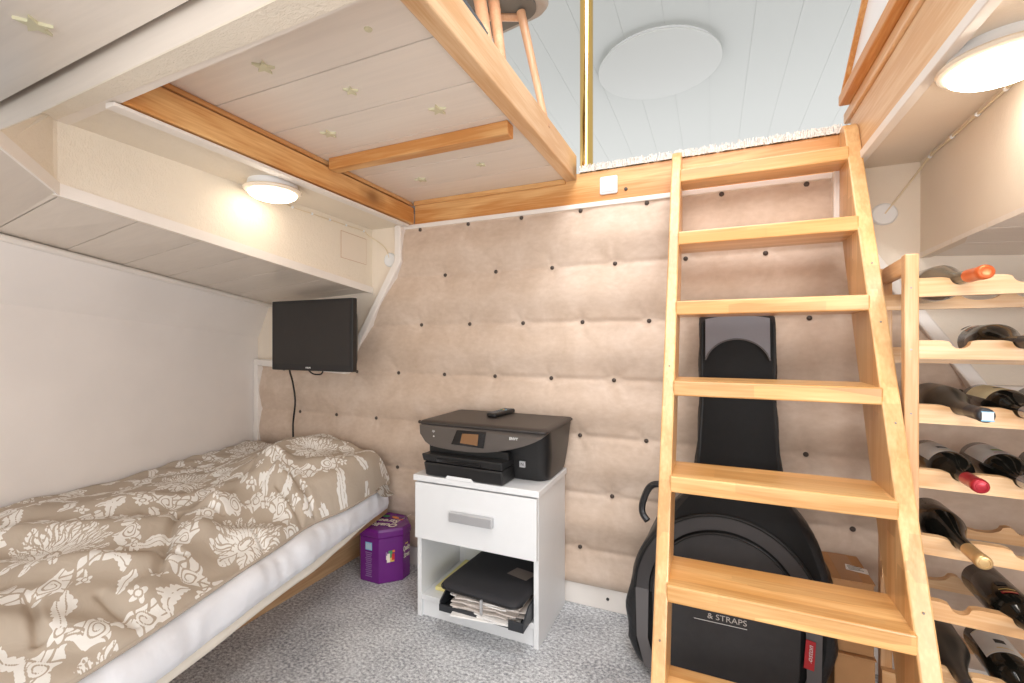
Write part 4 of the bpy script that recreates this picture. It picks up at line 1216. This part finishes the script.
# silver-grey head patch with a scooped lower edge
bm = BM()
xs_ = np.linspace(-.094, .094, 21)
lo_ = [(cxb(1.05)+x, .965+.095*math.sqrt(max(0, 1-(x/.098)**2))) for x in xs_]
hi_ = [(cxb(1.1)+x*1.0, 1.135-.012*(x/.1)**2) for x in xs_]
a_ = [bm.verts.new(lean(x, z, dep(z)+.014)) for x, z in lo_]; b_ = [bm.verts.new(lean(x, z, dep(z)+.012)) for x, z in hi_]
for i in range(20): bm.faces.new((a_[i], a_[i+1], b_[i+1], b_[i]))
bmesh.ops.solidify(bm, geom=list(bm.faces), thickness=.004)
o = obj('head_patch', bm, M['bag_silver'], bagT, smooth=True, world=True); o['label'] = 'silver grey curved patch'
bm = BM(); tube(bm, [lean(x, z-.002, dep(z)+.018) for x, z in lo_], .0025, 6); obj('patch_piping', bm, M['bag_grey'], bagT, smooth=True, world=True)
# grey band arcs on the lower body, the round pocket
FX = .028
def arc_band(name, r0, r1, cz, off, mat, a0=0, a1=PI, sx=1.0, n=48, cx=.028):
    bm = BM()
    P = []
    for k in range(n+1):
        a = a0+(a1-a0)*k/n
        row = []
        for r in (r0, r1):
            x, z = cx+sx*r*math.cos(a), cz+r*math.sin(a)
            z = max(.02, z)
            row.append(bm.verts.new(lean(x, z, .125+off)))
        P.append(row)
    for a, b in zip(P, P[1:]): bm.faces.new((a[0], a[1], b[1], b[0]))
    bmesh.ops.solidify(bm, geom=list(bm.faces), thickness=.003)
    return obj(name, bm, mat, bagT, world=True)
bz_ = .265
arc_band('grey_band', .212, .252, bz_, .014, M['bag_grey'])['label'] = 'grey curved band'
bm = BM()
for sgn in (-1, 1):
    bm = BM()
    pts = [(sgn*.212, bz_), (sgn*.252, bz_), (sgn*.246, .12), (sgn*.22, .035), (sgn*.185, .035), (sgn*.212, .12)]
    prism(bm, [lean(FX+x, z, .137) for x, z in pts], (0, -.003, 0))
    obj('grey_side_band', bm, M['bag_grey'], bagT, world=True)
bm = BM()
pts = [(FX+.200*math.cos(a), bz_+.200*math.sin(a)) for a in np.linspace(0, PI, 40)]+[(FX-.195, .12), (FX-.175, .04), (FX+.175, .04), (FX+.195, .12)]
prism(bm, [lean(x, z, .132) for x, z in pts], (0, -.016, 0), .004)
obj('front_pocket', bm, M['pocket'], bagT, world=True)
bm = BM(); tube(bm, [lean(FX+.204*math.cos(a), bz_+.204*math.sin(a), .146) for a in np.linspace(0, PI, 40)], .0045, 8); tube(bm, [lean(FX+.255*math.cos(a), bz_+.255*math.sin(a), .140) for a in np.linspace(0, PI, 40)], .005, 8)
obj('pocket_piping', bm, M['piping'], bagT, smooth=True, world=True)
bm = BM(); tube(bm, [lean(FX-.195+x, .345-.02*x, .1495) for x in np.linspace(0, .39, 12)], .003, 8); obj('pocket_zip', bm, M['piping'], bagT, smooth=True, world=True)
for sgn in (-1, 1):
    bm = BM(); tube(bm, [lean(cxb(z)+sgn*hw(z)*.93, z, dep(z)*.93) for z in np.linspace(.56, 1.11, 30)], .007, 8); obj('neck_piping', bm, M['piping'], bagT, smooth=True, world=True)
bm = BM()
tube(bm, catmull([lean(-.12, .56, .09), lean(-.158, .575, .085), lean(-.192, .56, .08), lean(-.213, .51, .08), lean(-.214, .475, .08), lean(-.196, .455, .09)], 8), [.011]*41, 8)
obj('shoulder_strap', bm, M['bag_shiny'], bagT, smooth=True, world=True)
fr_y = 1.742-.149-.14
o = text('bag_lettering', '& STRAPS', .022, plain('grey_lettering', (188, 180, 172), .6), bagT, Vector(lean(.040, .232, .1505))-bagT.location, (PI/2-.12, 0, 0), .0003, width=.105)
bm = BM(); prism(bm, [lean(-.05, .216, .1495), lean(.093, .216, .1495), lean(.093, .2175, .1495), lean(-.05, .2175, .1495)], (0, -.0005, 0)); obj('lettering_underline', bm, M['ink'], bagT, world=True)
bm = BM(); prism(bm, [lean(.232, .150, .1425), lean(.256, .146, .1425), lean(.262, .220, .1425), lean(.239, .224, .1425)], (0, -.003, 0)); tb = obj('red_tab', bm, M['red_tab'], bagT, world=True); tb['label'] = 'small red woven tab'
o = text('tab_lettering', 'Boston', .018, M['ink'], tb, Vector(lean(.2475, .185, .147))-bagT.location, (PI/2-.12, -PI/2+.06, 0), .0003, width=.056, shear=.3)

# ================================================================ CARDBOARD BOXES behind the ladder
def carton(x0, x1, y0, y1, z0, z1, label, rz=0):
    t = thing('cardboard_box', label, 'box', ((x0+x1)/2, (y0+y1)/2, z0), rz, 'cardboard boxes behind the ladder')
    w, d = (x1-x0)/2, (y1-y0)/2
    bm = BM(); box(bm, -w, w, -d, d, 0, z1-z0-.004, .002); obj('carton', bm, M['cardboard'], t)
    bm = BM(); box(bm, -w-.003, -.001, -d, d, z1-z0-.004, z1-z0); obj('flap', bm, M['cardboard'], t)
    bm = BM(); box(bm, .001, w+.003, -d, d, z1-z0-.004, z1-z0); obj('flap', bm, M['cardboard'], t)
    bm = BM(); box(bm, -.025, .025, -d-.0006, d+.0006, z1-z0, z1-z0+.0006); obj('tape', bm, plain('brown_tape', (170, 122, 78), .3), t)
    return t
carton(.318, .412, 1.55, 1.742, 0, .17, 'brown cardboard box on the floor under another box behind the ladder', 0)
c2 = carton(.314, .412, 1.56, 1.742, .172, .375, 'brown cardboard box with a white address label, on top of the lower box', 0)
bm = BM(); prism(bm, [(.0, -.02, .2042), (.052, -.035, .2042), (.056, .0, .2042), (.006, .018, .2042)], (0, 0, .0006)); al = obj('address_label', bm, M['paper'], c2)
bm = BM()
for k in range(4): box(bm, .008, .044-.006*(k % 2), -.018+.008*k, -.0155+.008*k, .2049, .2052)
obj('printed_lines', bm, M['darkink'], al)

# ================================================================ WINE RACK
RZ = math.radians(-5)
rk = thing('wine_rack', 'pine wine rack with scalloped bottle shelves on the right of the ladder', 'wine rack', (.413, 1.347, 0), RZ)
# local frame: x right along the front, y back, z up
RW, RD = .62, .245
def rbox(name, *a, mat='rack_x', bev=.003):
    bm = BM(); box(bm, *a, bev); return obj(name, bm, M[mat], rk)
rbox('post', 0, .027, 0, .030, 0, 1.255, mat='rack_z'); rbox('post', 0, .027, RD, RD+.030, 0, 1.255, mat='rack_z')
rbox('post', RW, RW+.034, 0, .030, 0, 1.250, mat='rack_z'); rbox('post', RW, RW+.034, RD, RD+.030, 0, 1.250, mat='rack_z')
rbox('side_rail', .004, .023, .030, RD, 1.212, 1.254, mat='rack_y'); rbox('side_rail', RW+.006, RW+.026, .030, RD, 1.205, 1.248, mat='rack_y')
rbox('side_rail', .006, .026, .030, RD, .02, .06, mat='rack_y')
NCH = [.099+.1010*k for k in range(6)]
NCH = [x-.0 for x in NCH]
tops = [1.197, 1.053, .904, .754, .601, .454, .304, .156]
def scallop(zt, h, y, r_n, depth, th):
    bm = BM(); pts = []
    step = .0018
    x = -.0
    prof_ = []
    N_ = 300
    for i in range(N_+1):
        x = .034*0+RW*i/N_
        z = zt
        for c_ in NCH:
            dx = abs(x-c_)
            if dx < r_n: z = min(z, zt-depth*math.sqrt(max(0, 1-(dx/r_n)**2))**.8)
            elif dx < r_n+.02: z = min(z, zt-.004*(1-(dx-r_n)/.02)**2)
        prof_.append((x, y, z))
    pts = prof_+[(RW, y, zt-h), (0, y, zt-h)]
    a = [bm.verts.new(p) for p in pts]; b = [bm.verts.new((p[0], p[1]+th, p[2])) for p in pts]
    n = len(pts)
    for i in range(n): bm.faces.new((a[i], a[(i+1) % n], b[(i+1) % n], b[i]))
    # front and back as quads strips for clean shading
    for L, y_ in ((a, y), (b, y+th)):
        base = [bm.verts.new((p[0], y_, zt-h)) for p in prof_]
        for i in range(N_): bm.faces.new((L[i], L[i+1], base[i+1], base[i]))
    bmesh.ops.remove_doubles(bm, verts=bm.verts, dist=1e-6)
    return bm
for zt in tops:
    if zt > .25:
        pass
    obj('front_slat', scallop(zt, .043, -.001 if False else .004, .0175, .019, .020), M['rack_x'], rk)
    obj('rear_slat', scallop(zt-.018, .043, RD-.022, .040, .022, .020), M['rack_x'], rk)
for zt in tops[:6]:
    bm = BM(); lathe(bm, [(0, -.001), (.002, -.001), (.002, .001)], 8, 'Y', (.012, 0, zt-.022)); obj('screw', bm, M['steel'], rk)

def bottle(level, slot, label, glass, cap, capmat, lab=None, burg=False, tip=-.105, sticker=False, text_=None, seed=0, yaw=0.0):
    zt = tops[level]
    ax_z = zt-.019+.0150
    loc = rk.matrix_basis @ Vector((NCH[slot]+(-tip+.014)*yaw, tip, ax_z))
    R = .040 if not burg else .043
    t = thing('wine_bottle', label, 'bottle', loc, RZ+yaw, 'wine bottles lying in the pine rack')
    L = .300
    if burg: pr_ = [(0, 0), (.0125, 0), (.0135, .004), (.0135, .018), (.0125, .020), (.0135, .07), (.0145, .100), (.0165, .118), (.023, .140), (.032, .165), (R-.001, .190), (R, .208), (R, L-.008), (R-.006, L), (0, L-.02)]
    else: pr_ = [(0, 0), (.0130, 0), (.0145, .003), (.0145, .016), (.0125, .019), (.0130, .07), (.0140, .092), (.018, .101), (.028, .112), (.0355, .124), (R, .142), (R, .165), (R, L-.008), (R-.006, L), (0, L-.02)]
    bm = BM(); lathe(bm, pr_, 40, 'Y'); obj('glass', bm, glass, t, smooth=True, angle=50)
    cl_ = .062 if not burg else .066
    e = .0012
    bm = BM(); lathe(bm, [(0, -.0015), (.0115, -.0015), (.0138, 0), (.0152, .004), (.0152, .014), (.0143, .018), (.0140, .035), (.0143, cl_), (.0132, cl_+.0005)], 32, 'Y'); cp = obj('capsule', bm, capmat, t, smooth=True, angle=50); cp['label'] = cap
    bm = BM(); lathe(bm, [(.0085, -.0014), (.0090, -.0024), (.0098, -.0014)], 24, 'Y'); obj('capsule_ring', bm, capmat, cp, smooth=True)
    if sticker:
        bm = BM(); prism(bm, [(-.008, -.0030, -.009), (.010, -.0030, -.009), (.010, -.0030, .007), (-.008, -.0030, .007)], (0, .0006, 0)); st = obj('sticker', bm, M['label_white'], cp); st['label'] = 'pale blue edged sticker'
        bm = BM(); box(bm, -.009, .011, -.0028, -.0020, -.0115, -.009); box(bm, -.009, .011, -.0028, -.0020, .007, .0085); obj('sticker_edge', bm, M['tin_blue'], cp)
    if lab:
        lmat, a0, a1, y0, y1 = lab
        bm = BM(); lathe(bm, [(R+.0006, y0), (R+.0006, y1)], 28, 'Y', (0, 0, 0), a0, a1); lb = obj('paper_label', bm, lmat, t, smooth=True)
        # print on the label: border line, emblem, text lines
        bm = BM()
        for yy in (y0+.004, y1-.004): lathe(bm, [(R+.0011, yy), (R+.0011, yy+.0008)], 28, 'Y', (0, 0, 0), a0+.08, a1-.08)
        mid = (a0+a1)/2
        lathe(bm, [(R+.0011, y0+.016), (R+.0011, y0+.019)], 20, 'Y', (0, 0, 0), mid-.35, mid+.35)
        obj('label_print', bm, text_ or M['tin_gold'], lb, smooth=True)
        bm = BM(); lathe(bm, [(R+.0012, y0+.036), (R+.0012, y0+.052)], 12, 'Y', (0, 0, 0), mid-.22, mid+.25); obj('emblem', bm, M['darkink'] if text_ is None else M['label_green'], lb, smooth=True)
    return t
up_ = PI/2
bottle(0, 0, 'wine bottle with an orange foil capsule on the topmost shelf of the rack', M['glass_brown'], 'orange foil capsule', M['cap_orange'], burg=True, tip=-.095, yaw=0.1, seed=1)
bottle(1, 1, 'dark wine bottle with a brown neck band on the second shelf down', M['glass_dark'], 'dark capsule', M['cap_black'], (M['tin_orange'], up_+.15, up_+.9, .262, .270), tip=-.06, yaw=0, seed=2, burg=True)
bottle(2, 0, 'dusty bottle with black capsule and blue edged sticker on its end', M['glass_dusty'], 'black foil capsule', M['cap_black'], burg=True, tip=-.110, yaw=0.05, sticker=True, seed=3)
bottle(2, 1, 'bottle with a large cream label beside the dusty bottle with the sticker', M['glass_dark'], 'silver capsule', M['cap_silver'], (M['label_cream'], up_-1.15, up_+1.15, .148, .265), tip=-.07, yaw=0, seed=4)
bottle(2, 2, 'dark unlabelled bottle at the right picture edge on the third shelf', M['glass_dark'], 'black capsule', M['cap_black'], tip=-.06, seed=5)
bottle(3, 0, 'bottle with a white label and a red foil capsule on the fourth shelf', M['glass_dark'], 'red foil capsule', M['cap_red'], (M['label_white'], up_-1.2, up_+1.2, .152, .262), tip=-.088, yaw=0.05, seed=6)
bottle(3, 1, 'bottle with a green and white landscape label beside the red capped one', M['glass_dark'], 'silver capsule', M['cap_silver'], (M['label_white'], up_-1.2, up_+1.2, .150, .265), tip=-.06, seed=7, text_=M['tin_red'])
bottle(3, 2, 'dark bottle in the right picture corner of the fourth shelf', M['glass_dark'], 'black capsule', M['cap_black'], tip=-.08, seed=8)
bottle(4, 0, 'bottle with a gold foil capsule on the fifth shelf', M['glass_dark'], 'gold foil capsule', M['cap_gold'], burg=True, tip=-.098, yaw=0.06, seed=9)
bottle(5, 1, 'glossy dark bottle with a red neck seal on the sixth shelf', M['glass_dark'], 'black capsule', M['cap_black'], (M['cap_red'], up_-.2, up_+.5, .140, .150), tip=-.095, yaw=0.03, seed=10)
bottle(6, 0, 'dull dark sloping shouldered bottle lowest beside the ladder', M['glass_dusty'], 'black capsule', M['cap_black'], burg=True, tip=-.10, yaw=0, seed=11)
b_ = bottle(6, 1, 'bottle with a white label and gold band low in the rack', M['glass_dark'], 'black capsule', M['cap_black'], (M['label_white'], up_-1.1, up_+1.1, .165, .262), tip=-.09, yaw=0, seed=12)
